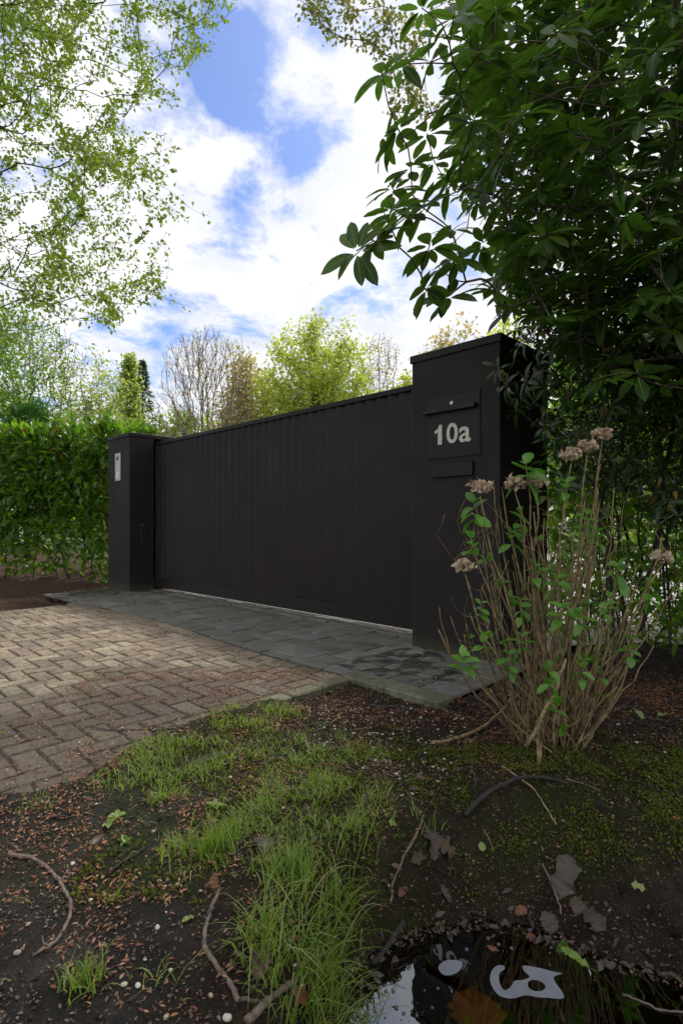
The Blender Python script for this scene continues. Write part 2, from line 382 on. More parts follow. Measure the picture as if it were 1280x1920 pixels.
fl = math_n(nt, 'MULTIPLY', ramp(nt, chan(nt, vs_.outputs['Color']), [(.80, (0,0,0)), (.84, (1,1,1))]), ramp(nt, vs_.outputs['Distance'], [(.3, (1,1,1)), (.5, (0,0,0))]))
c = mixc(nt, math_n(nt, 'MULTIPLY', fl, .6), c, (.13,.085,.055))
vt_ = N(nt, 'ShaderNodeTexVoronoi', Scale=150.0); L(nt, p, vt_.inputs['Vector'])
fl = math_n(nt, 'MULTIPLY', ramp(nt, chan(nt, vt_.outputs['Color']), [(.93, (0,0,0)), (.94, (1,1,1))]), ramp(nt, vt_.outputs['Distance'], [(.2, (1,1,1)), (.35, (0,0,0))]))
c = mixc(nt, math_n(nt, 'MULTIPLY', fl, .7), c, (.26,.23,.18))
L(nt, c, b.inputs['Base Color'])
L(nt, mixc(nt, a3, ramp(nt, noise(nt, p, 16, 5), [(.35, (.62,)*3), (.65, (.95,)*3)]), ramp(nt, noise(nt, p, 5, 6), [(.35, (.38,)*3), (.65, (.72,)*3)])), b.inputs['Roughness'])
b.inputs['Specular IOR Level'].default_value = .16
bn = bump(nt, noise(nt, p, 40, 8, .7), None, 1.0, .03); bump(nt, noise(nt, p, 260, 5, .75), b, 1.0, .008, bn)
M['soil'] = m
m, nt, b, o = newmat('pale_gravel_surface'); p = coords(nt)
vor = N(nt, 'ShaderNodeTexVoronoi', Scale=55.0); L(nt, p, vor.inputs['Vector'])
c = ramp(nt, chan(nt, vor.outputs['Color']), [(.1, (.26,.235,.22)), (.5, (.35,.325,.31)), (.9, (.50,.47,.45))]); L(nt, c, b.inputs['Base Color']); b.inputs['Roughness'].default_value = .9
bump(nt, vor.outputs['Distance'], b, .6, .01); M['yard'] = m
M['lawn'] = simple('lawn_grass_surface', (.07,.11,.025), .9, 0, 8, .4, 200, .8, .02)
# water: brown clear pond water
m, nt, b, o = newmat('pond_water'); nt.nodes.remove(b); p = coords(nt)
tr = N(nt, 'ShaderNodeBsdfTransparent'); tr.inputs[0].default_value = (.80,.62,.30,1)
gl = N(nt, 'ShaderNodeBsdfGlossy', Roughness=.0); gl.inputs[0].default_value = (.93,.95,1,1)
fr = N(nt, 'ShaderNodeFresnel', IOR=2.5); mx = N(nt, 'ShaderNodeMixShader'); L(nt, fr.outputs[0], mx.inputs[0]); L(nt, tr.outputs[0], mx.inputs[1]); L(nt, gl.outputs[0], mx.inputs[2]); L(nt, mx.outputs[0], o.inputs[0])
bp = N(nt, 'ShaderNodeBump', Strength=.05, Distance=.01); L(nt, noise(nt, p, 9, 2), bp.inputs['Height']); L(nt, bp.outputs[0], gl.inputs['Normal'])
M['water'] = m
M['film'] = simple('pale_surface_film', (.19,.20,.225), .30, 0, 25, .12)
M['bubble'] = simple('bubble_skin', (.03,.03,.035), .02, spec=1.0)
M['pebble'] = None
m, nt, b, o = newmat('pebble_stone'); r = rnd(nt); p = coords(nt)
c = ramp(nt, r, [(0, (.48,.42,.32)), (.2, (.26,.23,.19)), (.4, (.52,.47,.39)), (.6, (.15,.13,.115)), (.75, (.38,.31,.21)), (.9, (.64,.60,.53))], 'CONSTANT')
c = mixc(nt, 1.0, c, ramp(nt, noise(nt, p, 120, 4), [(.3, (.7,.68,.62)), (.7, (1.1,1.1,1.1))]), 'MULTIPLY'); L(nt, c, b.inputs['Base Color']); b.inputs['Roughness'].default_value = .6
M['pebble'] = m
M['scale'] = leafmat('bud_scale', [(.26,.085,.030),(.38,.15,.06),(.15,.050,.024),(.46,.23,.12),(.09,.035,.018),(.32,.115,.04)], .15, .5, (1.2,1,.8))
M['grass'] = leafmat('grass_blade', [(.13,.24,.022),(.20,.32,.03),(.29,.37,.08),(.09,.17,.02),(.24,.35,.045),(.46,.42,.22)], .45, .45, (1.5,1.7,.7))
M['mossleaf'] = leafmat('moss_shoot', [(.075,.105,.010),(.13,.165,.015),(.19,.205,.026),(.045,.066,.009)], .35, .7, (1.3,1.5,.6))
M['rhodo'] = leafmat('rhododendron_leaf', [(.038,.086,.010),(.060,.122,.012),(.024,.058,.009),(.10,.165,.018),(.044,.100,.011),(.075,.115,.014)], .44, .36, (1.7,2.3,.8), spot=.12, spec=.3, back=(.062,.098,.022))
M['laurel'] = leafmat('laurel_leaf', [(.085,.165,.014),(.12,.23,.022),(.06,.125,.012),(.165,.275,.03),(.20,.27,.025)], .5, .33, (1.5,1.9,.7))
M['viburnum'] = leafmat('viburnum_leaf', [(.022,.052,.014),(.038,.080,.018),(.018,.042,.014),(.05,.09,.02)], .28, .35, (1.4,2.0,.7))
M['yellowleaf'] = leafmat('yellowing_leaf', [(.32,.22,.03),(.38,.30,.05),(.25,.13,.03)], .4, .5, (1.2,1.1,.7))
M['hydrangea'] = leafmat('hydrangea_leaf', [(.11,.28,.035),(.15,.35,.045),(.09,.23,.030),(.20,.40,.07)], .40, .36, (1.3,1.7,.7))
M['petal'] = leafmat('dried_petal', [(.66,.50,.34),(.76,.62,.45),(.52,.36,.24),(.86,.75,.58)], .35, .7, (1.1,1,.85))
M['bud'] = simple('brown_bud', (.16,.115,.06), .8, 0, 60, .3)
M['beech'] = leafmat('young_beech_leaf', [(.17,.26,.03),(.22,.31,.04),(.13,.21,.028),(.27,.34,.07)], .50, .45, (1.6,1.65,.8))
M['beech2'] = leafmat('fresh_maple_leaf', [(.13,.24,.030),(.17,.30,.040),(.10,.20,.028)], .50, .45, (1.6,1.7,.8))
M['oakspring'] = leafmat('young_oak_leaf', [(.17,.19,.040),(.20,.23,.050),(.13,.15,.035),(.22,.20,.06)], .45, .5, (1.5,1.5,.8))
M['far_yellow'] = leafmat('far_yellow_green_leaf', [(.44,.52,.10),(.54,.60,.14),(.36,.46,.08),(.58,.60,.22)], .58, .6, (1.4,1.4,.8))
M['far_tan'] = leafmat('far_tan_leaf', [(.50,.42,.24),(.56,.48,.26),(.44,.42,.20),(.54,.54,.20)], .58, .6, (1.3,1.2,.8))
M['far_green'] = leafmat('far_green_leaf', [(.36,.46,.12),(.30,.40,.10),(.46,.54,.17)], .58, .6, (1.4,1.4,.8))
M['conifer'] = leafmat('conifer_needle', [(.12,.16,.075),(.15,.19,.085),(.09,.12,.065)], .15, .6)
M['yew'] = leafmat('yew_needle', [(.045,.13,.018),(.07,.18,.025),(.03,.09,.012)], .3, .5)
M['bark'] = barkmat('grey_bark', (.035,.030,.026), (.09,.078,.066))
M['darkbark'] = barkmat('dark_wet_bark', (.014,.011,.010), (.040,.032,.028))
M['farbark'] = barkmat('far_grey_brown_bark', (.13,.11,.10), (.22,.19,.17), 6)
M['rhobark'] = barkmat('brown_rhododendron_bark', (.055,.038,.028), (.14,.10,.075), 30)
M['stem'] = barkmat('tan_cane', (.090,.060,.026), (.33,.245,.115), 34)
M['stick'] = barkmat('pale_stick_bark', (.075,.052,.038), (.21,.155,.12), 60)
M['deadleaf'] = leafmat('withered_oak_leaf', [(.10,.060,.036),(.17,.11,.07),(.06,.040,.030),(.13,.07,.04),(.24,.17,.11)], .2, .6, (1.1,1,.9))
M['greyleaf'] = leafmat('grey_brown_leaf', [(.070,.052,.040),(.09,.068,.052),(.05,.038,.030)], .2, .5, (1.1,1,.9))
M['rustleaf'] = leafmat('rust_leaf', [(.20,.066,.028),(.26,.10,.045),(.14,.045,.022)], .25, .5, (1.1,1,.9))
M['limeleaf'] = leafmat('fallen_green_leaf', [(.24,.36,.07),(.20,.30,.05),(.30,.36,.13)], .3, .45, (1.2,1.3,.8))
M['wetleaf'] = leafmat('sodden_leaf', [(.045,.030,.022),(.07,.048,.034),(.03,.022,.018),(.10,.06,.035)], .1, .35)
M['straw'] = leafmat('dead_straw', [(.30,.24,.13),(.22,.17,.09),(.38,.31,.18)], .3, .7, (1.1,1,.8))
M['crumb'] = leafmat('earth_crumb', [(.010,.007,.005),(.028,.020,.014),(.065,.045,.030),(.016,.012,.009),(.13,.09,.06),(.03,.022,.016)], .0, .9, spec=.2)
M['orange'] = leafmat('sunken_amber_leaf', [(.50,.30,.03),(.55,.34,.04)], .2, .5, (1.1,1,.7))

# ------------------------------------------------------------------ ground, paving
def axis(lo, hi, step, far, g=1.16):
    a = list(np.arange(lo, hi+1e-6, step)); s = step
    x = lo; left = []
    while x > -far: s *= g; x -= s; left.append(x)
    s = step; x = a[-1]; right = []
    while x < far: s *= g; x += s; right.append(x)
    return np.array(left[::-1]+a+right)
xs = axis(-1.9, 2.1, .0095, 600); ys = axis(.85, 3.7, .0095, 600)
GXX, GYY = np.meshgrid(xs, ys); ZZ = hz(GXX, GYY)
nx, ny = len(xs), len(ys); idx = np.arange(nx*ny).reshape(ny, nx)
Fq = np.stack([idx[:-1,:-1], idx[:-1,1:], idx[1:,1:], idx[1:,:-1]], -1).reshape(-1, 4)
me = npmesh('ground', np.stack([GXX, GYY, ZZ], -1).reshape(-1, 3), Fq, M['soil'], True)
pxg, pyg = proj(np.stack([GXX, GYY, ZZ], -1))
U_, V_ = toUV(GXX, GYY)
def attr(me, name, arr):
    a = me.attributes.new(name, 'FLOAT', 'POINT'); a.data.foreach_set('value', np.ascontiguousarray(arr.ravel(), dtype=np.float32))
moss = sstep(.25, .75, GXX)*sstep(2.5, 2.15, GYY+.25*(vnoise(GXX,GYY,.3,2)-.5))*sstep(1.55, 1.8, GYY)
moss = np.maximum(moss, .55*sstep(-1.1, -.7, GXX)*sstep(.45, .2, GXX)*sstep(2.7, 2.3, GYY)*sstep(1.25,1.5,GYY))
mud = sstep(-.25, -.55, GXX+.25*(vnoise(GXX,GYY,.3,4)-.5))*sstep(2.1, 1.8, GYY)
litter = np.maximum(sstep(-2.6, -3.3, GXX)*sstep(4.2, 5.2, GYY)*.9, .35*fbm(GXX, GYY, .25, 12)*(1-mud))
attr(me, 'moss', moss); attr(me, 'mud', mud); attr(me, 'litter', litter)
tag(meshobj('ground', me), 'dark damp garden soil with moss and mud round the driveway', kind='structure')

# yard behind the gate, lawn beyond
def sheet(name, poly, z, mat, label):
    b = MB(); b.add([(x, y, z) for x, y in poly], [tuple(range(len(poly)))]); o = b.obj(name, mat); return tag(o, label, kind='structure')
P2 = lambda u, v: G(u, v)[:2]
sheet('gravel_yard', [P2(-5.2,.47), P2(.75,.47), P2(.75,.9), P2(1.2,1.55), P2(9,1.6), P2(9,14), P2(-9,14), P2(-9,2.2), P2(-5.45,1.2)], -.012, M['yard'], 'pale gravel yard behind the gate')
sheet('lawn', [(-60,16),(-60,90),(60,90),(60,14)], -.02, M['lawn'], 'green lawn beyond the yard')

drive = MB(); drive.add([G(.62,-3.5,-.0085), G(.62,-1.5,-.0085), G(.272,-1.45,-.0085), G(.272,-.75,-.0085), G(-4.15,-.75,-.0085), G(-4.15,-3.5,-.0085)], [(0,1,2,3,4,5)])
drv = drive.obj('driveway', M['joint']); tag(drv, 'mossy joints under the herringbone brick driveway', kind='structure')
def clip(poly, a, b):       # keep the side left of a->b
    out = []
    side = lambda p: (b[0]-a[0])*(p[1]-a[1])-(b[1]-a[1])*(p[0]-a[0])
    for i, p in enumerate(poly):
        q = poly[(i+1) % len(poly)]; sp, sq = side(p), side(q)
        if sp >= 0: out.append(p)
        if (sp >= 0) != (sq >= 0):
            t = sp/(sp-sq); out.append((p[0]+t*(q[0]-p[0]), p[1]+t*(q[1]-p[1])))
    return out
def area(p): return abs(sum(p[i][0]*p[(i+1)%len(p)][1]-p[(i+1)%len(p)][0]*p[i][1] for i in range(len(p))))/2
def slab_mesh(name, poly, top, thick, bev, mat, jit=0.0, drop=.0):
    """polygon stone: worn bevelled top edge, straight sides; centred on the polygon centre"""
    n = len(poly); c = (sum(p[0] for p in poly)/n, sum(p[1] for p in poly)/n)
    mid = []
    for i in range(n):      # extra points so edges are not ruler straight
        a, b = poly[i], poly[(i+1) % n]; mid.append(a)
        ln = math.dist(a, b)
        if jit > 0 and ln > .07:
            for t in (.33, .67):
                mid.append((a[0]+(b[0]-a[0])*t+random.uniform(-jit, jit), a[1]+(b[1]-a[1])*t+random.uniform(-jit, jit)))
    n2 = len(mid); vs = []; fs = []
    for ring, (ins, z) in enumerate(((0, -thick), (0, -bev), (bev, 0))):
        for p in mid:
            d = (c[0]-p[0], c[1]-p[1]); l = math.hypot(*d) or 1
            k = ins*1.3/l; zz = z - (random.uniform(0, bev*.6) if ring == 1 else 0)
            vs.append((p[0]+d[0]*k-c[0], p[1]+d[1]*k-c[1], zz))
    for r_ in range(2):
        for i in range(n2): fs.append((r_*n2+i, r_*n2+(i+1)%n2, (r_+1)*n2+(i+1)%n2, (r_+1)*n2+i))
    vs.append((0, 0, random.uniform(-.0005, .0012)))
    for i in range(n2): fs.append((2*n2+i, 2*n2+(i+1)%n2, 3*n2))
    me = bpy.data.meshes.new(name); me.from_pydata(vs, [], fs); me.materials.append(mat); me.update()
    return me, c
bl = .105; bricks = []
def ccw(p): 
    s = sum(p[i][0]*p[(i+1)%len(p)][1]-p[(i+1)%len(p)][0]*p[i][1] for i in range(len(p))); return p if s > 0 else p[::-1]
PH = (.04, .0)
gap = .0048
for i in range(-36, 12):           # i along v, j along u
    for j in range(-45, 8):
        c = (i-j) % 4
        if c == 0: r4 = (j*bl, (j+1)*bl, i*bl, (i+2)*bl)
        elif c == 3: r4 = (j*bl, (j+2)*bl, i*bl, (i+1)*bl)
        else: continue
        u0, u1, v0, v1 = r4; u0 += PH[0]; u1 += PH[0]; v0 += PH[1]; v1 += PH[1]
        poly = [(u0+gap, v0+gap), (u1-gap, v0+gap), (u1-gap, v1-gap), (u0+gap, v1-gap)]
        uc = (u0+u1)/2
        if v0 > -.7 or v1 < -3.45 or u0 > .6 or u1 < -4.3: continue
        e = lambda uu_: float(vedge(uu_))-.115
        full = area(poly)
        poly = clip(poly, (uc+.3, e(uc+.3)), (uc-.3, e(uc-.3)))
        ub = .165 if v0 > -1.5 else .335+.19*float(sstep(-2.0,-2.4,v0))
        if len(poly) > 2: poly = clip(poly, (ub, -5), (ub, 5))
        if len(poly) > 2: poly = clip(poly, (-4.12+.3*vnoise(0, v0, .3), 5), (-4.12+.3*vnoise(0, v0, .3), -5))
        if len(poly) < 3 or area(poly) < .0018: continue
        bricks.append((ccw(poly), area(poly) > full*.98))
# border course laid along the apron edge
uu0 = .19
while uu0 > -4.15:
    u1 = uu0-.2; a = []
    bricks.append((ccw([(uu0, float(vedge(uu0))-.109), (uu0, float(vedge(uu0))-.014), (u1+.008, float(vedge(u1))-.014), (u1+.008, float(vedge(u1))-.109)]), False)); uu0 = u1
fullmesh = {}
def brick_obj(poly, isfull):
    w = max(p[0] for p in poly)-min(p[0] for p in poly)
    if isfull:
        k = (w > .15, random.randrange(6))
        if k not in fullmesh: fullmesh[k] = slab_mesh('brick', poly, 0, .035, .006, M['brick'], .0015)[0]
        me = fullmesh[k]; n = len(poly); c = (sum(p[0] for p in poly)/n, sum(p[1] for p in poly)/n)
    else: me, c = slab_mesh('brick', poly, 0, .035, .006, M['brick'], .0015)
    return me, c
blist = []
for poly, isfull in bricks:
    me, c = brick_obj(poly, isfull)
    w = G(c[0], c[1], 0); px, py = proj(np.array([w]))
    blist.append((w[1]+(0 if -60 < px[0] < 1300 else 50), me, c))
blist.sort(key=lambda t: t[0])
sink = lambda u, v: -.004*vnoise(u, v, .5, 8)
mergedV, mergedF = [], []
for k, (_, me, c) in enumerate(blist):
    z = .004+random.uniform(-.0035, .0025)+float(sink(c[0], c[1]))-.004
    rx, ry, rz_ = random.gauss(0, .012), random.gauss(0, .012), random.gauss(0, .012)
    if k < 300:
        o = meshobj('brick', me, drv); o.location = G(c[0], c[1], z); o.rotation_euler = (rx, ry, GANG+rz_)
    else:
        T = Matrix.Translation(G(c[0], c[1], z)) @ Matrix.Rotation(GANG+rz_, 4, 'Z') @ Matrix.Rotation(rx, 4, 'X')
        off = len(mergedV); mergedV += [tuple(T @ v.co) for v in me.vertices]; mergedF += [tuple(i+off for i in p.vertices) for p in me.polygons]
if mergedV:
    me = bpy.data.meshes.new('far_bricks'); me.from_pydata(mergedV, [], mergedF); me.materials.append(M['brick']); tag(meshobj('far_brick_rows', me, drv), kind='stuff')

apron = MB(); apron.add([G(-5.3,.45,-.016), G(-5.3,-.9,-.016), G(.86,-.9,-.016), G(.86,.45,-.016)], [(0,1,2,3)])
apr = apron.obj('slate_apron', M['joint']); tag(apr, 'dark bedding under the slate strip in front of the gate', kind='structure')
v0 = -1.0; rown = 0
rows = [-1.03, -.80, -.585, -.36, -.14, .09, .29, .46]
for ri in range(len(rows)-1):
    va, vb = rows[ri], rows[ri+1]; u = .86
    first = True
    while u > -5.3:
        ln = random.uniform(.19, .36)
        if ri == 0: ln = random.uniform(.22, .4)
        u1 = max(u-ln, -5.3)
        if u > .21 and u1 < .3: u1 = .20
        if u1 < -5.15: u1 = -5.3
        sk = random.uniform(-.05, .05)
        dj = lambda: random.uniform(-.014, .014)
        poly = [(u1+.006, va+.0065+dj()), (u-.006, va+.0065+dj()), (u-.006, vb-.0065+dj()*.4), (u1+.006, vb-.0065+dj()*.4)]
        uc = (u+u1)/2
        if uc < .2:
            poly = clip(poly, (u1-.1, float(vedge(u1-.1))), (u+.1, float(vedge(u+.1))))
        else: poly = clip(poly, (-1, -.775), (1.5, -.775))
        if len(poly) > 2: poly = ccw(poly)
        # under pillars: leave out
        cu, cv = uc, (va+vb)/2
        if len(poly) > 2 and area(poly) > .006 and not (cv > .12 and (cu > .1 or cu < -4.8)):
            me, c = slab_mesh('slate', poly, 0, .022, .0025, M['slate'], .0018)
            o = meshobj('slate', me, apr)
            lift = random.choice([0, 0, .004, .008, .013])
            o.location = G(c[0], c[1], .001+lift*.7+random.uniform(-.002, .002)-(.012 if cv < .2 and cv > .0 else 0)); o.rotation_euler = (random.gauss(0, .016)+lift*1.6, random.gauss(0, .013), GANG)
        u = u1
# kerb
kb = empty('kerb', (0,0,0), 0, 'mossy concrete kerb edging the corner of the slate strip', None, None, 'structure')
def kstone(u0, u1, v0, v1, z0, z1):
    b = MB(); b.box(u0, u1, v0, v1, z0, z1, .007); o = b.obj('kerb_stone', M['kerb'], kb); o.location = G(0,0,0); o.rotation_euler = (0,0,GANG); return o
kstone(.19, .512, -.925, -.782, -.09, .012); kstone(.516, .875, -.925, -.782, -.09, .010)
# bricks on edge along the right side of the drive
for k in range(3):
    kstone(.170, .268, -.94-.21*k-.203, -.94-.21*k, -.07, .008-.004*k)

# ------------------------------------------------------------------ pillars
def cap(b, u0, u1, v0, v1, z0, z1): b.box(u0-.012, u1+.012, v0-.012, v1+.012, z0, z1, .003)
rp = empty('gate_pillar', G(0,0,0), GANG, 'tall dark pillar with the letterbox and house number, right of the gate', 'gate pillar')
b = MB(); b.box(0, .707, 0, .69, -.06, 2.084, .004); b.obj('body', M['pillar'], rp)
b = MB(); cap(b, 0, .707, 0, .69, 2.080, 2.134); b.obj('cap', M['gate'], rp)
lp = empty('gate_pillar', G(-4.727,0,0), GANG, 'dark pillar with the steel intercom beside the hedge, left of the gate', 'gate pillar')
b = MB(); b.box(-.69, 0, 0, .345, -.06, 2.094, .004); b.box(-.69, 0, .50, .69, -.06, 2.094, .004); b.box(-.69, -.55, .345, .50, -.06, 2.094); b.obj('body', M['pillar'], lp)
b = MB(); cap(b, -.69, 0, 0, .69, 2.090, 2.142); b.obj('cap', M['gate'], lp)
b = MB(); b.box(-.54,-.02,.347,.498,-.02,.02); b.obj('slot_floor', M['dark'], lp)
# recessed pull on the left pillar's inner face (x = 0 plane)
b = MB()
b.box(-.002, .004, .148, .156, .668, .915); b.box(-.002, .004, .203, .211, .668, .915); b.box(-.002, .004, .156, .203, .668, .678); b.box(-.002, .004, .156, .203, .875, .915)
b.obj('pull_frame', M['handle'], lp)
b = MB(); b.add([(.0015,.156,.678),(.0015,.203,.678),(.0015,.203,.875),(.0015,.156,.875)], [(0,1,2,3)]); b.obj('pull_recess', M['dark'], lp)
b = MB(); b.add([(.002,.158,.680),(.0035,.195,.680),(.0035,.185,.74),(.0022,.158,.86)], [(0,1,2,3)]); b.obj('pull_lever', M['handle'], lp)
# letterbox
lb = empty('letterbox', G(.35, 0, 1.366), GANG, 'black recessed letterbox door with the house number on the right pillar', 'letterbox')
def LBX(b, x0, x1, y0, y1, z0, z1, bev=0): b.box(x0-.35, x1-.35, y0, y1, z0-1.366, z1-1.366, bev)
b = MB(); LBX(b, .127, .575, -.0015, .01, 1.355, 1.805); b.obj('shadow_gap', M['dark'], lb)
b = MB(); LBX(b, .137, .565, -.006, .004, 1.366, 1.690, .0015); dr = b.obj('door', M['box'], lb)
b = MB(); LBX(b, .137, .565, -.008, .004, 1.694, 1.795, .0015); b.obj('upper_flap', M['box'], lb)
b = MB(); LBX(b, .124, .541, -.046, -.010, 1.682, 1.688); b.add([(.124-.35,-.046,1.682-1.366),(.541-.35,-.046,1.682-1.366),(.541-.35,-.032,1.711-1.366),(.124-.35,-.032,1.711-1.366),(.124-.35,-.006,1.711-1.366),(.541-.35,-.006,1.711-1.366),(.124-.35,-.006,1.682-1.366),(.541-.35,-.006,1.682-1.366)], [(0,1,2,3),(3,2,5,4),(0,3,4,6),(1,7,5,2)])
bar = b.obj('grip_bar', M['box'], lb)
b = MB(); Mx = Matrix.Translation((.347-.35, -.008, 1.738-1.366)) @ Matrix.Rotation(R(90), 4, 'X')
b.lathe([(.013,0),(.013,.003),(.011,.005),(.006,.005),(.0055,.004),(.001,.004)], 20, Mx); lk = b.obj('lock', M['chrome'], lb, True)
b = MB(); b.box(-.0045,-.0015,-.0135,-.0125,.368,.376); b.obj('keyhole', M['dark'], lk)
for x in (.170, .505):
    b = MB(); LBX(b, x, x+.028, -.011, -.004, 1.374, 1.385, .001); b.obj('hinge', M['box'], lb)
b = MB(); LBX(b, .3525, .3540, -.0066, -.0055, 1.366, 1.455); b.obj('door_seam', M['dark'], lb)
# numerals
def text_mesh(txt, size, extrude, offset):
    cu = bpy.data.curves.new('t', 'FONT'); cu.body = txt; cu.size = size; cu.extrude = extrude; cu.offset = offset; cu.resolution_u = 6
    o = bpy.data.objects.new('t', cu); COL.objects.link(o)
    dg = bpy.context.evaluated_depsgraph_get(); me = bpy.data.meshes.new_from_object(o.evaluated_get(dg)); bpy.data.objects.remove(o); return me
for ch, x0, x1, z0, z1, nm in (('1', .207, .268, 1.461, 1.599, 'numeral_one'), ('0', .306, .397, 1.461, 1.600, 'numeral_zero'), ('a', .407, .497, 1.459, 1.564, 'letter_a')):
    me = text_mesh(ch, 1, .02, .016)
    co = np.zeros(len(me.vertices)*3); me.vertices.foreach_get('co', co); co = co.reshape(-1, 3)
    if ch == '1':       # own outline: no foot serif
        t = .035/.061*1.0
        pts = [(.44,0),(1,0),(1,1),(.62,1),(.5,.86),(.28,.76),(0,.73),(0,.58),(.25,.60),(.44,.66)]
        n = len(pts); V = [(p[0], p[1], z) for z in (0, 1) for p in pts]; Fc = [tuple(range(n))[::-1], tuple(range(n, 2*n))]+[(i, (i+1)%n, n+(i+1)%n, n+i) for i in range(n)]
        me = bpy.data.meshes.new(nm); me.from_pydata(V, [], Fc); co = np.array(V, float)
    lo, hi = co.min(0), co.max(0); q = (co-lo)/(hi-lo)
    out = np.stack([x0-.35+q[:,0]*(x1-x0), -.0062-q[:,2]*.004, z0-1.366+q[:,1]*(z1-z0)], -1)
    me.vertices.foreach_set('co', out.ravel()); me.materials.clear(); me.materials.append(M['digit']); me.update(); meshobj(nm, me, dr)
me = text_mesh('PAKKETTEN', 1, .0, .006)
co = np.zeros(len(me.vertices)*3); me.vertices.foreach_get('co', co); co = co.reshape(-1, 3); lo, hi = co.min(0), co.max(0); q = (co-lo)/np.maximum(hi-lo, 1e-6)
zt = q[:,1]*.017; out = np.stack([.255-.35+q[:,0]*.140, -.0465+(.005+zt)/.029*.014, 1.687-1.366+zt], -1)
me.vertices.foreach_set('co', out.ravel()); me.materials.clear(); me.materials.append(M['engrave']); me.update(); meshobj('lettering', me, bar)
ns = empty('blank_plate', G(.35, 0, 1.24), GANG, 'narrow blank dark plate mounted under the letterbox', 'plate')
b = MB(); b.box(-.168, .166, -.022, 0, -.008, .086, .002); b.obj('front_plate', M['box'], ns)
b = MB(); b.box(-.168, .166, -.019, -.001, .0875, .0895); b.obj('top_lip', M['gate'], ns)
# intercom
ic = empty('intercom', G(-5.073, 0, 1.507), GANG, 'slim steel video intercom panel on the left pillar', 'intercom')
b = MB(); b.box(-.087, .087, -.012, 0, 0, .383, .002); b.obj('face_plate', M['steel'], ic)
b = MB(); b.lathe([(.030,0),(.030,.003),(.025,.005)], 24, Matrix.Translation((-.005, -.012, .315)) @ Matrix.Rotation(R(90), 4, 'X')); b.obj('camera_lens', M['lens'], ic, True)
b = MB(); b.box(-.04, -.014, -.0145, -.012, .197, .207); b.obj('call_button', M['chrome'], ic)
b = MB(); b.box(.012, .03, -.0145, -.012, .205, .215); b.obj('call_button', M['chrome'], ic)
for r_ in range(4):
    for c_ in range(3):
        b = MB(); b.box(-.042+c_*.03, -.020+c_*.03, -.015, -.012, .042+r_*.022, .058+r_*.022, .001); b.obj('key', M['chrome'], ic)

# ------------------------------------------------------------------ gate
gt = empty('sliding_gate', G(0, .40, 0), GANG, 'wide dark sliding gate of vertical boards between the two pillars', 'gate')
GL = -4.715; GRT = .3; gy = .0
b = MB(); b.box(GL, GRT, -.046, .040, 1.998, 2.043, .003); b.obj('top_rail', M['gate'], gt)
b = MB(); b.box(GL-.05, GRT, -.054, .042, .045, .168, .004); b.obj('bottom_beam', M['gate'], gt)
b = MB(); b.box(GL, GRT, -.047, .030, .168, .177, .002); b.obj('ledge', M['gate'], gt)
b = MB(); b.box(GL, GL+.034, -.044, .032, .176, 1.998, .003); b.obj('end_stile', M['gate'], gt)
bw = .1255; nb = int((GRT-GL-.034)/bw)
mb = MB()
mb.add([(0,-.036,.17),(.012,-.0365,.17),(bw-.003,.006,.17),(bw-.003,.006,2.0),(.012,-.0365,2.0),(0,-.036,2.0),(0,.014,.17),(0,.014,2.0)], [(0,1,4,5),(1,2,3,4),(6,0,5,7)])
bme = None
for k in range(nb+1):
    x0 = GL+.034+k*bw
    if x0 > .2: break
    if bme is None: o = mb.obj('board', M['board'], gt); bme = o.data
    else: o = meshobj('board', bme, gt)
    o.location = (x0, random.uniform(-.0006, .0006), 0)
    o.rotation_euler = (0, 0, random.gauss(0, .006))
b = MB(); b.box(GL+.034, GRT, .014, .026, .176, 1.998); b.obj('back_sheet', M['dark'], gt)
gr = MB(); gr.box(-4.75, .0, .36-.40+.09, .43-.40+.04+.06, -.012, .006, .002)
o = gr.obj('gate_track', M['box']); o.location = G(0,.37,0); o.rotation_euler = (0,0,GANG); tag(o, 'low dark steel track on the ground under the gate', 'track')
# low light-grey drain edge seen behind the left hedge
b = MB(); b.tube([G(-5.5,.5,.10), G(-8,1.2,.12)], .015); b.tube([G(-5.5,.5,.22), G(-8,1.2,.24)], .012); o = b.obj('low_rail', M['steel']); tag(o, 'low grey wire rail behind the hedge foot beside the left pillar', 'rail')

# ------------------------------------------------------------------ plants: growth and leaf machinery
def unit(v): return v/np.maximum(np.linalg.norm(v, axis=-1, keepdims=True), 1e-9)
def frames(d, up, roll=None):
    """3x3 bases with local y along d and local z near up"""
    y = unit(d); x = unit(np.cross(y, up)); z = np.cross(x, y)
    if roll is not None:
        c, s = np.cos(roll)[:,None], np.sin(roll)[:,None]; x, z = x*c+z*s, z*c-x*s
    return np.stack([x, y, z], -1)
def inst(tV, B, P, S):
    """template verts (n,3), bases (m,3,3), positions (m,3), scale (m,) or (m,3)"""
    S = np.asarray(S); S = S[:,None] if S.ndim == 1 else S
    if S.shape[1] == 1: S = np.repeat(S, 3, 1)
    return np.einsum('mij,mnj->mni', B, tV[None]*S[:,None,:])+P[:,None,:]
def inst_mesh(name, tpl, B, P, S, mat, smooth=False):
    tV, tF = tpl; m = len(P); n = len(tV)
    V = inst(tV, B, P, S).reshape(-1, 3)
    fs = [((f[None]+(np.arange(m)*n)[:,None,None]).reshape(-1, f.shape[1])) for f in tF]
    return npmesh(name, V, fs, mat, smooth)
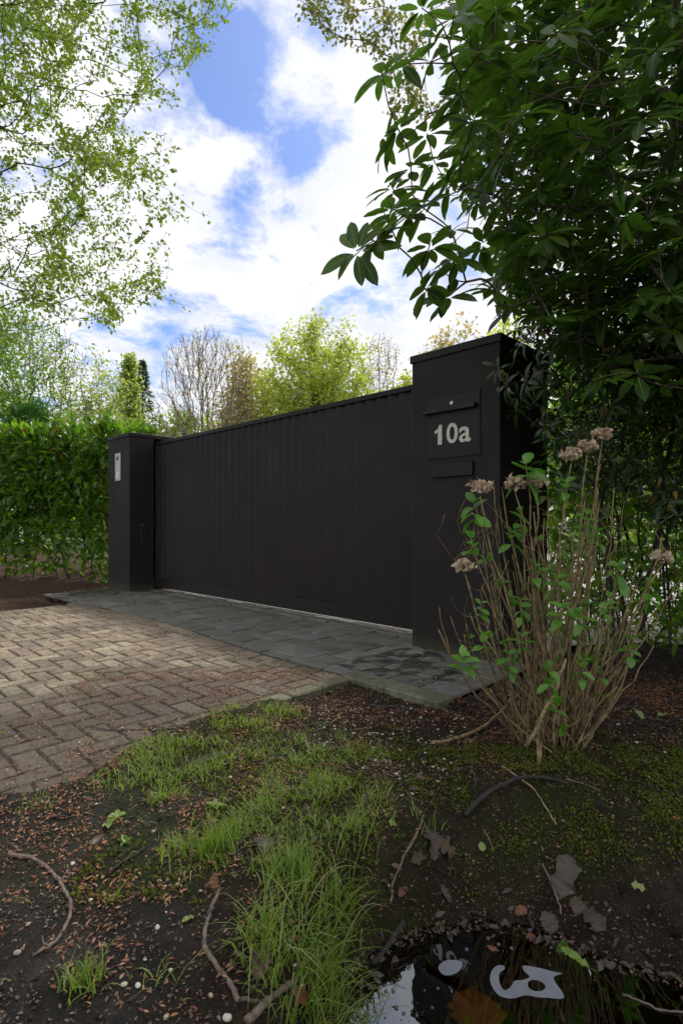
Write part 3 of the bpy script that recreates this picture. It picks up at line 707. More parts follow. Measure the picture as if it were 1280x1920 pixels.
def leaf_tpl(rows, w, fold=.18, bend=.15, prof=None, wave=0, cols=2, serr=0):
    """leaf of length 1 along y; prof(t) half width"""
    prof = prof or (lambda t: math.sin(math.pi*min(1, t)**.8)**.8)
    V = []; F4 = []; F3 = []
    for i in range(rows+1):
        t = i/rows; hw = max(w*prof(t), 0)*.5; zc = -bend*t*t+.02*math.sin(t*3)
        if serr and 0 < i < rows: hw *= 1+serr*(1 if i % 2 else -1)
        if i == 0: hw = w*.04
        if i == rows: hw = w*.01
        wv = wave*math.sin(i*2.3)
        V += [(-hw, t, zc+hw*fold*2+wv), (0, t, zc), (hw, t, zc+hw*fold*2-wv)]
    for i in range(rows):
        a = i*3; F4 += [(a, a+1, a+4, a+3), (a+1, a+2, a+5, a+4)]
    return np.array(V, float), [np.array(F4)]
def quad_tpl(w=.6, fold=.15):       # four small triangles folded along the rib
    V = np.array([(0,0,0),(-w/2,.45,fold),(0,1,-.08),(w/2,.45,fold),(0,.5,0)], float)
    return V, [np.array([(0,4,1),(1,4,2),(0,3,4),(4,3,2)])]
TPL = {
 'rhodo': [leaf_tpl(7, .38, .08, b, lambda t: (math.sin(math.pi*min(1, .05+.95*t)**1.15))**.68, wv) for b, wv in ((.06,0),(.16,.006),(.28,0),(-.02,.01))],
 'laurel': [leaf_tpl(4, .46, .2, b) for b in (.1,.25,.4)],
 'visc': [leaf_tpl(5, .30, .2, b) for b in (.15,.35,.5)],
 'hyd': [leaf_tpl(7, .62, .22, b, lambda t: (math.sin(math.pi*min(1,t)**.85))**.7, .012, serr=.05) for b in (.15,.35,-.1)],
 'small': [quad_tpl(.62, .12)],
}

M['rib'] = simple('pale_midrib', (.16,.22,.06), .5)
class Tree:
    """skeleton that joins target points to given limbs by the cheapest short way"""
    def __init__(s, cap=60000):
        s.p = np.zeros((cap, 3)); s.par = np.full(cap, -1); s.d = np.zeros(cap); s.dir = np.zeros((cap, 3)); s.n = 0; s.tips = []
    def node(s, p, par):
        i = s.n; s.p[i] = p; s.par[i] = par
        if par >= 0:
            e = s.p[i]-s.p[par]; l = np.linalg.norm(e); s.d[i] = s.d[par]+l; s.dir[i] = e/max(l, 1e-9)
        else: s.dir[i] = (0, 0, 1)
        s.n += 1; return i
    def line(s, pts, par=-1, step=.25, wob=0.0):
        pts = [np.array(q, float) for q in pts]
        if par < 0: par = s.node(pts[0], -1); s.dir[par] = unit(pts[1]-pts[0])
        ids = [par]
        prev = s.p[par].copy()
        for q in pts[1:] if np.allclose(s.p[par], pts[0]) else pts:
            k = max(1, int(np.linalg.norm(q-prev)/step))
            for j in range(1, k+1):
                w = rng.normal(0, wob, 3)*(0 if j == k else 1)
                ids.append(s.node(prev+(q-prev)*j/k+w, ids[-1]))
            prev = q
        return ids
    def near(s, p): return int(np.argmin(((s.p[:s.n]-p)**2).sum(1)))
    def grow(s, T, alpha=.35, step=.15, wob=.012, sag=0.0, order=None, bend=.4, usable=0):
        T = np.asarray(T, float)
        root = s.p[0]
        od = np.argsort(np.linalg.norm(T-root, axis=1)) if order is None else order
        for k in od:
            q = T[k]; dd = np.linalg.norm(s.p[usable:s.n]-q, axis=1); c = dd+alpha*s.d[usable:s.n]
            i = int(np.argmin(c))+usable; l = dd[i-usable]
            if l < 1e-4: s.tips.append(i); continue
            m = max(1, int(l/step)); a = s.p[i]; ctrl = a+s.dir[i]*l*bend+np.array([0, 0, -sag*l])
            par = i
            for j in range(1, m+1):
                t = j/m; pt = (1-t)**2*a+2*t*(1-t)*ctrl+t*t*q
                if j < m: pt = pt+rng.normal(0, wob, 3)*min(1, l)
                par = s.node(pt, par)
            s.tips.append(par)
    def radii(s, tip=.002, power=.42, cap=1e9, base=None):
        n = s.n; cnt = np.zeros(n); ch = np.zeros(n, int)
        for i in range(n-1, -1, -1):
            if cnt[i] == 0: cnt[i] = 1
            if s.par[i] >= 0: cnt[s.par[i]] += cnt[i]
        # recompute as number of tips below
        c2 = np.zeros(n); main = np.full(n, -1); best = np.zeros(n)
        for i in range(n-1, -1, -1):
            if c2[i] == 0: c2[i] = 1
            p = s.par[i]
            if p >= 0:
                c2[p] += c2[i]
                if c2[i] > best[p]: best[p] = c2[i]; main[p] = i
        s.main = main; s.cnt = c2; s.r = np.minimum(tip*c2**power, cap); return s.r
    def tubes(s, edges, sides):
        e = np.asarray(edges); p = s.par[e]; P0, P1 = s.p[p], s.p[e]
        ismain = s.main[p] == e
        hasdir = s.par[p] >= 0
        d0 = np.where((ismain & hasdir)[:,None], s.dir[p], s.dir[e]); d1 = s.dir[e]
        r0 = np.where(ismain, s.r[p], np.minimum(s.r[p], s.r[e]*1.25)); r1 = s.r[e]
        ref = np.array([.21, .37, .905]); ang = np.arange(sides)*2*np.pi/sides
        def ring(P, d, r):
            a = unit(np.cross(d, ref)); b = np.cross(d, a)
            return P[:,None]+(a[:,None]*np.cos(ang)[None,:,None]+b[:,None]*np.sin(ang)[None,:,None])*r[:,None,None]
        V = np.concatenate([ring(P0, d0, r0), ring(P1, d1, r1)], 1)      # m, 2s, 3
        m = len(e); base = (np.arange(m)*2*sides)[:,None]
        k = np.arange(sides); f = np.stack([k, (k+1) % sides, (k+1) % sides+sides, k+sides], -1)
        Fc = (base[:,:,None]+f[None]).reshape(-1, 4)
        return V.reshape(-1, 3), Fc
    def build(s, parent, mat, big=.012, maxbig=40, sides_big=8, sides_small=4, bigname='branch', smallname='twigs', trunk=True, ismall=True):
        n = s.n; ids = np.arange(n)[s.par[:n] >= 0]
        # chains of main children
        chain = {}; order = []
        for i in ids:
            p = s.par[i]
            if s.main[p] == i and p in chain: chain[i] = chain[p]
            else: chain[i] = i; order.append(i)
        members = {}
        for i in ids: members.setdefault(chain[i], []).append(i)
        bigs = [c for c in order if s.r[c] >= big]; bigs.sort(key=lambda c: -s.r[c]); bigs = bigs[:maxbig]
        bs = set(bigs); rest = []
        for j, c in enumerate(bigs):
            mem = members[c]; keep = [i for i in mem if s.r[i] >= big*.35]; rest += [i for i in mem if s.r[i] < big*.35]
            V, Fc = s.tubes(keep, sides_big)
            meshobj('trunk' if (trunk and j == 0) else bigname, npmesh(bigname, V, Fc, mat, True), parent)
        for c in order:
            if c not in bs: rest += members[c]
        if rest:
            V, Fc = s.tubes(rest, sides_small); tag(meshobj(smallname, npmesh(smallname, V, Fc, mat, True), parent), kind='stuff')
def carve(P, poly):
    px, py = proj(P); return P[inpoly(px, py, poly)]
def W(px, py, Y): return np.array([(px-CX)/F*Y, Y, CAMH+(HY-py)/F*Y])
def parent_objs_leaves(name, tpls, B, P, S, mat, parent, top=300, offc=None, alt=None, altp=0, stuffname='leaves', smooth=True, fpx=(0,1280), rib=None):
    """the leaves that show largest become single objects, the rest one mesh"""
    m = len(P); px, py = proj(P); S = np.asarray(S)
    size = S*F/np.maximum(P[:,1], .3); vis = (px > fpx[0]-10) & (px < fpx[1]+10) & (py > -10) & (py < 1930)
    score = np.where(vis, size/np.maximum(P[:,1],.3), -1); od = np.argsort(-score)
    top = min(top, int(vis.sum())); single = od[:top]; rest = od[top:]
    mes = []
    def with_rib(tV, tF, mt):
        if not rib: return npmesh(name, tV, tF, mt, smooth)
        c = tV[1::3]; k = len(c); w_ = np.linspace(.011, .003, k)[:,None]*[1,0,0]; n0 = len(tV); V = np.concatenate([tV, c-w_+[0,0,.005], c+w_+[0,0,.005], c-w_-[0,0,.005], c+w_-[0,0,.005]])
        f = np.array([(n0+i+o, n0+k+i+o, n0+k+i+1+o, n0+i+1+o) for o in (0, 2*k) for i in range(k-1)])
        me = npmesh(name, V, [tF[0], f], mt, smooth); me.materials.append(rib); me.polygons.foreach_set('material_index', np.r_[np.zeros(len(tF[0]), int), np.ones(len(f), int)].astype(np.int32)); return me
    for k, (tV, tF) in enumerate(tpls): mes.append(with_rib(tV, tF, mat))
    mes_alt = [with_rib(tV, tF, alt) for tV, tF in tpls] if alt else None
    for i in single:
        k = int(i) % len(tpls); ms = mes_alt if (alt and random.random() < altp) else mes
        o = meshobj(name, ms[k], parent)
        Mt = Matrix([[*(B[i][r]*S[i]), P[i][r]] for r in range(3)]+[[0,0,0,1]])
        o.matrix_basis = Mt
    for k, tp in enumerate(tpls):
        sel = rest[(rest % len(tpls)) == k]
        if alt is not None:
            a = sel[rng.random(len(sel)) < altp]; sel = np.setdiff1d(sel, a)
            if len(a): tag(meshobj(stuffname, inst_mesh(stuffname, tp, B[a], P[a], S[a], alt, smooth), parent), kind='stuff')
        if len(sel): tag(meshobj(stuffname, inst_mesh(stuffname, tp, B[sel], P[sel], S[sel], mat, smooth), parent), kind='stuff')
def sph(n):
    v = rng.normal(size=(n, 3)); return unit(v)
def whorls(C, A, nl, length, elev=(-.5,.35), jitter=.15, droop=.2):
    """leaves radiating round axis A at centres C"""
    Bs, Ps, Ss = [], [], []
    for c, a in zip(C, A):
        n = random.randint(*nl); a = unit(np.asarray(a, float)); x = unit(np.cross(a, [.3,.2,.9])); y = np.cross(a, x); ph = random.uniform(0, 6.28)
        for k in range(n):
            t = ph+k*2*math.pi/n*1.0+random.gauss(0, jitter); e = random.uniform(*elev)
            rad = x*math.cos(t)+y*math.sin(t)
            d = rad*math.cos(e)+a*math.sin(e); d = d+np.array([0,0,-droop]); d = unit(d)
            up = unit(a*math.cos(e)-rad*math.sin(e)+np.array([0,0,.3])+rng.normal(0, .12, 3))
            Bs.append(frames(d[None], up[None])[0]); Ps.append(c+d*.018-a*random.uniform(0,.015)); Ss.append(length*random.uniform(.68, 1.12))
    return np.array(Bs), np.array(Ps), np.array(Ss)

# ------------------------------------------------------------------ rhododendron, upper right
rh = empty('rhododendron_shrub', (2.45, 3.1, 0), 0, 'big dark glossy-leaved rhododendron arching over the right pillar', 'shrub')
edgeW = [(715,135,2.15),(748,118,2.3),(790,15,2.3),(850,30,2.2),(800,118,2.35),(822,70,2.5),(860,175,2.4),(745,240,2.3),(722,268,2.4),(800,250,2.5),(770,312,2.35),(735,352,2.3),
 (812,300,2.5),(838,345,2.6),(735,392,2.2),(765,400,2.3),(668,470,1.95),(700,452,2.0),(725,408,2.0),(790,388,2.4),(845,430,2.4),(805,460,2.15),(860,478,2.3),(795,540,2.2),(838,556,2.3),(825,505,2.4),(905,455,2.7),
 (925,540,2.5),(958,575,2.6),(930,20,2.3),(905,95,2.3),(960,130,2.4),(890,225,2.4),(945,290,2.3),(985,210,2.2),(905,360,2.6),(1040,60,2.2),(1120,130,2.2),(1010,330,2.5),(1100,260,2.3),
 (955,430,2.7),(1030,450,2.6),(1150,340,2.4),(1230,90,2.2),(1200,220,2.2),(1250,330,2.3),(1085,500,2.6),(1190,470,2.5),(1000,540,2.8),(1120,600,2.8),(880,20,2.4),(960,40,2.6),(1000,120,2.5)]
EW = np.array([W(*e) for e in edgeW])
poly = [(905,-500),(880,-60),(868,40),(842,110),(850,190),(870,250),(835,330),(880,385),(930,400),(905,440),(912,520),(955,560),(1000,600),(1040,640),(1080,680),(1180,760),(1400,800),(2300,900),(2300,-500)]
cand = np.stack([rng.uniform(.2, 3.6, 30000), rng.uniform(2.2, 4.6, 30000), rng.uniform(1.3, 5.0, 30000)], -1)
cand = carve(cand, poly)
cand = cand[(((cand[:,0]-2.3)/2.3)**2+((cand[:,1]-3.5)/1.45)**2+((cand[:,2]-2.4)/2.7)**2) < 1]
# thin to blue-noise-ish spacing
keep = []
for q in cand:
    if not keep or np.min(np.linalg.norm(np.array(keep)-q, axis=1)) > .105: keep.append(q)
    if len(keep) > 2100: break
IN = np.array(keep)
t = Tree()
b0 = t.line([(2.45,3.1,-.1),(2.30,3.05,.7),(2.05,2.95,1.5),(1.75,2.85,2.1)], step=.12, wob=.012)
limbs = [  # main arching limbs (photo pixel, depth)
 [(1280,60,2.9),(1150,45,2.6),(1030,80,2.45),(930,90,2.4),(860,95,2.4),(800,120,2.35)],
 [(1280,240,2.7),(1180,205,2.5),(1060,190,2.45),(985,170,2.4),(950,140,2.4)],
 [(1280,190,2.6),(1170,120,2.45),(1090,80,2.35),(1020,50,2.3)],
 [(1260,430,2.9),(1150,405,2.7),(1060,385,2.6),(1000,395,2.6),(950,410,2.6)],
 [(1270,520,2.9),(1180,500,2.8),(1090,560,2.8),(1000,560,2.8)],
]
for lm in limbs:
    pts = [W(*q) for q in lm]; st = t.near(pts[0]); t.line([t.p[st]+(pts[0]-t.p[st])*.5+np.array([.05,.05,.1]), *pts], par=st, step=.12, wob=.006)
# the long bough that curves down to the leftmost leaf cluster
st = t.near(W(1180,150,2.6)); t.line([W(*q) for q in [(1120,160,2.5),(1060,165,2.45),(990,195,2.4),(950,235,2.35),(935,290,2.3),(900,340,2.25),(830,370,2.2),(770,400,2.1),(725,440,2.0),(690,470,1.95)]], par=st, step=.08, wob=.003)
st = t.near(W(880,350,2.25)); t.line([W(*q) for q in [(882,380,2.25),(875,430,2.25),(850,455,2.2),(805,470,2.15)]], par=st, step=.08, wob=.003)
st = t.near(W(860,95,2.4)); t.line([W(*q) for q in [(850,150,2.35),(810,215,2.35),(770,250,2.35),(745,262,2.3)]], par=st, step=.08, wob=.003)
allT = np.concatenate([EW, IN])
t.grow(allT, alpha=.25, step=.07, wob=.012, sag=.05, bend=.45)
t.radii(.0026, .36, cap=.055)
t.build(rh, M['rhobark'], big=.008, maxbig=60, sides_big=8, sides_small=5)
tips = np.array(t.tips); TP = t.p[tips]; TD = t.dir[tips]
ax = unit(TD*.45+np.array([-.25,-.30,.75])+rng.normal(0, .32, TD.shape))
B, P, S = whorls(TP, ax, (8, 11), .128, (-.30,.30), droop=.06)
parent_objs_leaves('leaf', TPL['rhodo'], B, P+np.array([0,0,0]), S, M['rhodo'], None, top=0) if False else None
def rel(parent, P): return P-np.array(parent.location)
# children inherit the Empty's transform: undo it by parenting with the inverse
def settle(root):
    inv = Matrix.Translation(root.location) @ Matrix.Rotation(root.rotation_euler[2], 4, 'Z')
    inv = inv.inverted()
    for c in [o for o in COL.objects if o.parent == root and not o.get('_set')]:
        c.matrix_basis = inv @ c.matrix_basis; c['_set'] = 1
_kids = []
parent_objs_leaves('leaf', TPL['rhodo'], B, P, S, M['rhodo'], rh, top=300, rib=M['rib'], alt=M['yellowleaf'], altp=.006)
# pale new buds at some branch ends
bV = np.array([(0,0,0)]+[(math.cos(a)*.16, .35, math.sin(a)*.16) for a in np.arange(5)*1.2566]+[(0,1,0)], float)
bF = [np.array([(0,1+(k+1)%5,1+k) for k in range(5)]+[(6,1+k,1+(k+1)%5) for k in range(5)])]
sel = rng.random(len(TP)) < .55
me = inst_mesh('bud', (bV, bF), frames(ax[sel], np.tile([.3,.9,.1], (sel.sum(),1))), TP[sel]-ax[sel]*.004, rng.uniform(.018,.034,sel.sum()), M['limeleaf'], True)
tag(meshobj('buds', me, rh), kind='stuff')
settle(rh)

# ------------------------------------------------------------------ second, smaller leaved evergreen between pillar and frame edge
vb = empty('viburnum_shrub', (1.75, 3.5, 0), 0, 'dark narrow-leaved evergreen with brown flower buds beside the right pillar', 'shrub')
poly = [(985,560),(940,640),(925,720),(960,770),(1010,800),(1040,860),(1025,900),(1100,930),(1200,950),(1290,1000),(1800,1100),(1800,450),(1100,450)]
cand = np.stack([rng.uniform(.9, 3.4, 20000), rng.uniform(2.9, 4.4, 20000), rng.uniform(.9, 2.9, 20000)], -1)
cand = carve(cand, poly); cand = cand[(cand[:,0]-.55 > .28*(cand[:,1]-2.6))]
keep = []
for q in cand:
    if not keep or np.min(np.linalg.norm(np.array(keep)-q, axis=1)) > .085: keep.append(q)
    if len(keep) > 1200: break
EV = np.array([W(*e) for e in [(948,722,2.75),(985,715,2.8),(1005,720,2.85),(1020,800,2.9),(1060,745,2.9),(1100,700,2.9),(1010,655,2.9),(980,640,2.9),(1080,820,2.9),(1130,780,2.8),(1200,700,2.8),(1250,610,2.8),(1180,860,2.8)]])
t = Tree(); t.line([(1.75,3.5,-.1),(1.7,3.45,.5),(1.6,3.4,1.0)], step=.1, wob=.01)
for (bx, by, tx, ty, tz) in [(1.9,3.6,2.2,3.6,1.9),(2.2,3.3,2.5,3.1,1.8),(2.0,3.9,2.0,4.0,2.2),(1.6,3.3,1.35,3.05,1.5)]:
    t.line([(bx,by,-.05),((bx+tx)/2+.04,(by+ty)/2,tz*.5),(tx,ty,tz)], par=0, step=.1, wob=.012)
t.grow(np.concatenate([EV, np.array(keep)]), alpha=.25, step=.06, wob=.012, sag=.02)
t.radii(.0018, .40, cap=.03); t.build(vb, M['darkbark'], big=.007, maxbig=30, sides_big=7, sides_small=4)
tips = np.array(t.tips); TP = t.p[tips]; TD = t.dir[tips]; ax = unit(TD+np.array([-.15,-.15,.1])+rng.normal(0,.25,TD.shape))
B, P, S = whorls(TP, ax, (4, 7), .085, (-.3, .6))
parent_objs_leaves('leaf', TPL['visc'], B, P, S, M['viburnum'], vb, top=260, alt=M['yellowleaf'], altp=.025)
# clusters of brown buds on the outer tips
fb = MB()
icoV = [(0,0,1),(.9,0,.3),(.28,.85,.3),(-.72,.53,.3),(-.72,-.53,.3),(.28,-.85,.3),(0,0,-1)]
icoF = [(0,1,2),(0,2,3),(0,3,4),(0,4,5),(0,5,1),(6,2,1),(6,3,2),(6,4,3),(6,5,4),(6,1,5)]
for k, c in enumerate(list(EV[:11])+list(TP[rng.choice(len(TP), 12)])):
    fb = MB(); a = np.array([0,0,1.0])
    for j in range(5):
        dd = unit(np.array([random.uniform(-.9,.9), random.uniform(-.6,.6), 1.1])); L_ = random.uniform(.035,.075)
        for q in range(9):
            p = c+dd*L_*(q/8)+rng.normal(0,.005,3); r_ = .0045*random.uniform(.7,1.2)
            fb.add([(p[0]+v[0]*r_, p[1]+v[1]*r_, p[2]+v[2]*r_) for v in icoV], icoF)
    fb.obj('bud_cluster', M['bud'], vb)
settle(vb)

# ------------------------------------------------------------------ thin-stemmed thicket, right background
th = empty('laurel_thicket', (2.4, 4.3, 0), 0, 'leggy see-through laurel with many thin dark stems, right of the hydrangea', 'shrub')
poly = [(1035,700),(1025,900),(1030,960),(1030,1230),(1240,1240),(2000,1250),(2000,500),(1100,500)]
cand = np.stack([rng.uniform(1.15, 4.6, 40000), rng.uniform(3.4, 5.6, 40000), rng.uniform(.12, 2.7, 40000)], -1)
cand = carve(cand, poly); keep = []
for q in cand:
    dens = .10 if q[2] > .95 else .105
    if not keep or np.min(np.linalg.norm(np.array(keep)-q, axis=1)) > dens: keep.append(q)
    if len(keep) > 3000: break
t = Tree(); t.line([(2.4,4.3,-.15),(2.4,4.3,.1)], step=.2)
for k in range(62):
    x = random.uniform(1.5, 3.9); y = 3.5+random.uniform(0, 1.5)
    z = random.uniform(1.2, 2.4); lx = random.gauss(0, .22); t.line([(x,y,-.08),(x+lx*.4,y+random.gauss(0,.05),z*.5),(x+lx,y+random.gauss(0,.1),z)], par=0, step=.09, wob=.012)
t.par[[i for i in range(t.n) if t.par[i] == 0 and i > 2]] = 0
t.grow(np.array(keep), alpha=.12, step=.07, wob=.012)
t.radii(.0022, .36, cap=.02)
# drop the buried feeder edges that join stems under ground
for i in range(1, t.n):
    if t.par[i] == 0 and np.linalg.norm(t.p[i]-t.p[0]) > .3: t.par[i] = -1
t.build(th, M['darkbark'], big=.0065, maxbig=45, sides_big=6, sides_small=4, bigname='stem', trunk=False)
tips = np.array(t.tips); TP = t.p[tips]; TD = t.dir[tips]
n = 6; C = np.repeat(TP, n, 0)+rng.normal(0,.045,(len(TP)*n,3)); D = unit(np.repeat(TD, n, 0)+rng.normal(0,.7,(len(TP)*n,3))); Bz = frames(D, unit(rng.normal(0,.5,(len(C),3))+[0,-.3,1]))
parent_objs_leaves('leaf', TPL['laurel'], Bz, C, rng.uniform(.05,.10,len(C)), M['laurel'], th, top=120, alt=M['yellowleaf'], altp=.02)
settle(th)

# ------------------------------------------------------------------ hydrangea in front of the right pillar
hy = empty('hydrangea_bush', (.86, 2.28, 0), 0, 'leggy hydrangea with tan canes, fresh leaves and dried flower heads', 'shrub')
heads = [(900,915,2.02),(965,908,2.05),(1005,905,2.05),(1070,855,2.2),(1128,815,2.25),(872,1062,2.0),(1240,1045,2.15),(1100,838,2.25)]
fresh = [(985,870,2.05,1.35),(888,942,2.05,1.0),(882,1010,2.0,1.1),(975,962,2.1,.9),(958,1000,2.1,.9),(1003,1064,2.1,.8),(1050,1142,2.0,.9),(1045,1085,2.05,.9),(975,1125,2.1,.7),(977,1195,2.0,.75),
 (900,1132,2.05,.6),(905,1192,2.0,.7),(955,1228,2.0,.8),(1030,1248,1.9,.8),(1042,1310,1.88,.75),(868,1232,1.98,1.0),(1090,1150,2.0,.9),(1100,965,2.15,.9),(1160,1060,2.2,1.0),(1180,1200,2.15,.8),(1090,1240,2.0,.7),(1220,1095,2.2,.9),(1140,1120,2.1,.7),(1060,905,2.2,.9),(1120,1000,2.2,.8)]
base = np.array([.86, 2.28, 0.0])
canes = []
def cane(p0, p1, r0, r1, name='cane', kink=.02, n=9):
    p0, p1 = np.array(p0), np.array(p1); l = np.linalg.norm(p1-p0)
    out = (p1-p0)*[1,1,0]; pts = []
    for k in range(n+1):
        s_ = k/n; p = p0+(p1-p0)*s_+out*.13*math.sin(math.pi*s_)*(1 if s_ < 1 else 0)*.8
        if 0 < k < n: p = p+rng.normal(0, kink*l*.35, 3)
        pts.append(p)
    b = MB(); rr = [r0+(r1-r0)*k/n for k in range(n+1)]
    rr = [r_*(1.22 if k % 2 == 0 else .95) for k, r_ in enumerate(rr)]
    b.tube(pts, rr, 6); b.obj(name, M['stem'], hy, True); canes.append(pts); return pts
def foot(spread=.16):
    spread *= .62
    a = random.uniform(0, 6.28); r_ = spread*math.sqrt(random.random()); x, y = base[0]+r_*math.cos(a)*1.35, base[1]+r_*math.sin(a)
    return np.array([x, y, float(ground_at(x, y))-.02])
tipsH = [W(*h) for h in heads]; tipsF = [W(*f[:3]) for f in fresh]
for q in tipsH: cane(foot(), q-np.array([0,0,.03]), random.uniform(.0045,.0068), .0026)
for q in tipsF:
    if q[2] > .45: cane(foot(.2), q, random.uniform(.0045,.0065), .0022)
    else: cane(foot(.22)+np.array([0,-.02,0]), q, .0035, .0018)
ext = [(905,1010,2.05),(925,900,2.1),(1000,960,2.15),(1048,1010,2.15),(1095,940,2.25),(1150,915,2.3),(1168,1060,2.25),(1195,1090,2.25),(1125,870,2.35),(1010,1030,2.3),(940,1150,2.1),(880,1150,2.0),(1070,990,2.2),(1030,940,2.3),
 (960,1040,2.2),(990,1080,2.35),(1110,1050,2.3),(1140,1180,2.2),(1205,1150,2.3),(1090,1020,2.4),(920,1090,2.15),(1060,1090,2.3),(1010,1110,2.25),(1035,1180,2.2),(1080,1140,2.35),(870,1190,2.05),(1225,1210,2.2),(1250,1120,2.35)]
for q in ext:
    for rep in range(1+(random.random() < .55)):
        w = W(*q)+rng.normal(0, .055, 3)*rep; pts = cane(foot(.19), w, random.uniform(.0030,.0052), random.uniform(.0015,.0026))
        for _s in range(random.randint(0, 3)):
            k = random.randint(4, 7); q0 = np.array(pts[k]); q1 = q0+(np.array(pts[-1])-q0)*random.uniform(.4,.9)+rng.normal(0,.05,3)+np.array([0,0,.03]); cane(q0, q1, .0024, .0012, 'side_shoot', .03, 5)
for k in range(30):      # short dead stubs near the crown
    f_ = foot(.17); cane(f_, f_+np.array([random.gauss(0,.12), random.gauss(-.02,.08), random.uniform(.12,.5)]), random.uniform(.004,.007), .003, 'cane', .03, 5)
tw_ = Tree(9000); tw_.line([base+np.array([0,0,-.05]), base+np.array([0,0,.1])], step=.05)
for k in range(16):
    a = k*.39; tw_.line([base+np.array([.09*math.cos(a),.07*math.sin(a),-.02]), base+np.array([.22*math.cos(a),.17*math.sin(a),.22]), base+np.array([.32*math.cos(a),.22*math.sin(a),.50])+rng.normal(0,.03,3)], par=0, step=.04, wob=.004)
TT = np.stack([rng.uniform(-.46,.46,330), rng.uniform(-.28,.28,330), rng.uniform(.2,1.02,330)], -1); TT = TT[(TT[:,0]/(.30+.22*TT[:,2]))**2+(TT[:,1]/.3)**2 < 1]
tw_.grow(base+TT*[1,1,1], alpha=.35, step=.04, wob=.006, bend=.35); tw_.radii(.0011, .34, cap=.0036)
for i in range(1, tw_.n):
    if tw_.par[i] == 0 and np.linalg.norm(tw_.p[i]-tw_.p[0]) > .05: tw_.par[i] = -1
V, Fc = tw_.tubes([i for i in range(tw_.n) if tw_.par[i] >= 0], 4); tag(meshobj('twigs', npmesh('twigs', V, Fc, M['stem'], True), hy), kind='stuff')
# low canes that lean out over the soil
cane(foot(.1), W(1240,1010,2.3), .0045, .002); cane(W(985,1400,1.98), W(1060,1235,2.05), .0075, .005); cane(W(1010,1430,1.9), W(1008,1350,1.95), .0055, .005, n=4)
Bs, Ps, Ss = [], [], []
for (fx, fy, fY, sc_), q in zip(fresh, tipsF):
    n = random.randint(3, 4)
    for pair in range(n):
        a0 = random.uniform(0, 3.14)+pair*1.57; c = q-np.array([0,0,.022])*pair
        for sg in (0, math.pi):
            a = a0+sg+random.gauss(0, .2); e = .65-.5*pair+random.gauss(0, .28)
            d = np.array([math.cos(a)*math.cos(e), math.sin(a)*math.cos(e), math.sin(e)])
            up = unit(np.array([-math.cos(a)*math.sin(e), -math.sin(a)*math.sin(e)-.35, math.cos(e)+.1])+rng.normal(0,.3,3))
            Bs.append(frames(d[None], up[None])[0]); Ps.append(c); Ss.append(sc_*random.uniform(.052,.074)*(1.0 if pair else .75))
for pts in random.sample(canes, 40):     # small shoots along canes
    c = np.array(pts[random.randint(len(pts)//2, len(pts)-2)])
    for k in range(random.randint(2,4)):
        d = unit(rng.normal(0,1,3)+[0,0,.8]); Bs.append(frames(d[None], unit(rng.normal(0,.4,(1,3))+[0,0,1]))[0]); Ps.append(c); Ss.append(random.uniform(.025,.050))
parent_objs_leaves('leaf', TPL['hyd'], np.array(Bs), np.array(Ps), np.array(Ss), M['hydrangea'], hy, top=290, rib=M['rib'])
pV, pF = leaf_tpl(3, .85, .45, .35, lambda t: (math.sin(math.pi*min(1,t)**.8))**.6)
for q in tipsH:
    n = 70; dirs = sph(n); dirs[:,2] = dirs[:,2]*.65+.05; r_ = rng.uniform(.010, .032, n)[:,None]; C = q+dirs*r_*np.array([1.15,1,.8])+[0,0,.005]
    D = unit(dirs+rng.normal(0,.7,(n,3))); me = inst_mesh('flower_head', (pV, pF), frames(D, sph(n)), C, rng.uniform(.012,.024,n), M['petal'], True)
    fh = meshobj('flower_head', me, hy)
    b = MB()
    for k in range(14):
        d = unit(rng.normal(0,1,3)+[0,0,.6]); p1 = q+d*random.uniform(.03,.062); b.tube([q-[0,0,.02], (q+p1)/2+rng.normal(0,.004,3), p1], [.0012,.0009,.0006], 3, False)
    tag(b.obj('flower_stalks', M['stem'], hy), kind='stuff')
settle(hy)

# ------------------------------------------------------------------ hedge, left
hg = empty('hedge', (-4.6, 8.8, 0), 0, 'clipped green laurel hedge left of the gate with bare stems low down', 'hedge')
t = Tree(); H0 = np.array([-3.40, 8.15]); H1 = np.array([-9.4, 10.6]); hd = (H1-H0)/np.linalg.norm(H1-H0); hn = np.array([hd[1], -hd[0]]); hn = hn if hn[1] > 0 else -hn
HL = np.linalg.norm(H1-H0)
t.line([(-4.6,8.8,-.2),(-4.6,8.9,-.1)], step=.2)
k = .12
while k < HL:
    p = H0+hd*k+hn*random.uniform(.15,.55); z = random.uniform(1.0,1.9); lean = random.gauss(0,.25)
    t.line([(p[0],p[1],-.03),(p[0]+lean*.3,p[1]+random.gauss(0,.08),z*.5),(p[0]+lean,p[1]+random.gauss(0,.12),z)], par=0, step=.12, wob=.02); k += random.uniform(.16,.4)
n = 14000; a = rng.uniform(0, 1, n)*HL; dpt = rng.uniform(0, .95, n); zz = .10+2.35*rng.random(n)**.85
top = 2.38+.16*sstep(.6,2.4,a)+.34*(vnoise(a, dpt, .28, 3)-.5)
dens = np.clip(.30+.6*sstep(.4, 1.2, zz)+.5*(zz > top-.35), 0, 1)*np.where((dpt < .3) | (zz > top-.3), 1, .55)
ok = (zz < top) & (rng.random(n) < dens); a, dpt, zz = a[ok], dpt[ok], zz[ok]
C = np.stack([H0[0]+hd[0]*a+hn[0]*dpt+0, H0[1]+hd[1]*a+hn[1]*dpt, zz], -1)
t.grow(C[:3300], alpha=.15, step=.09, wob=.02)
t.radii(.0028, .38, cap=.035)
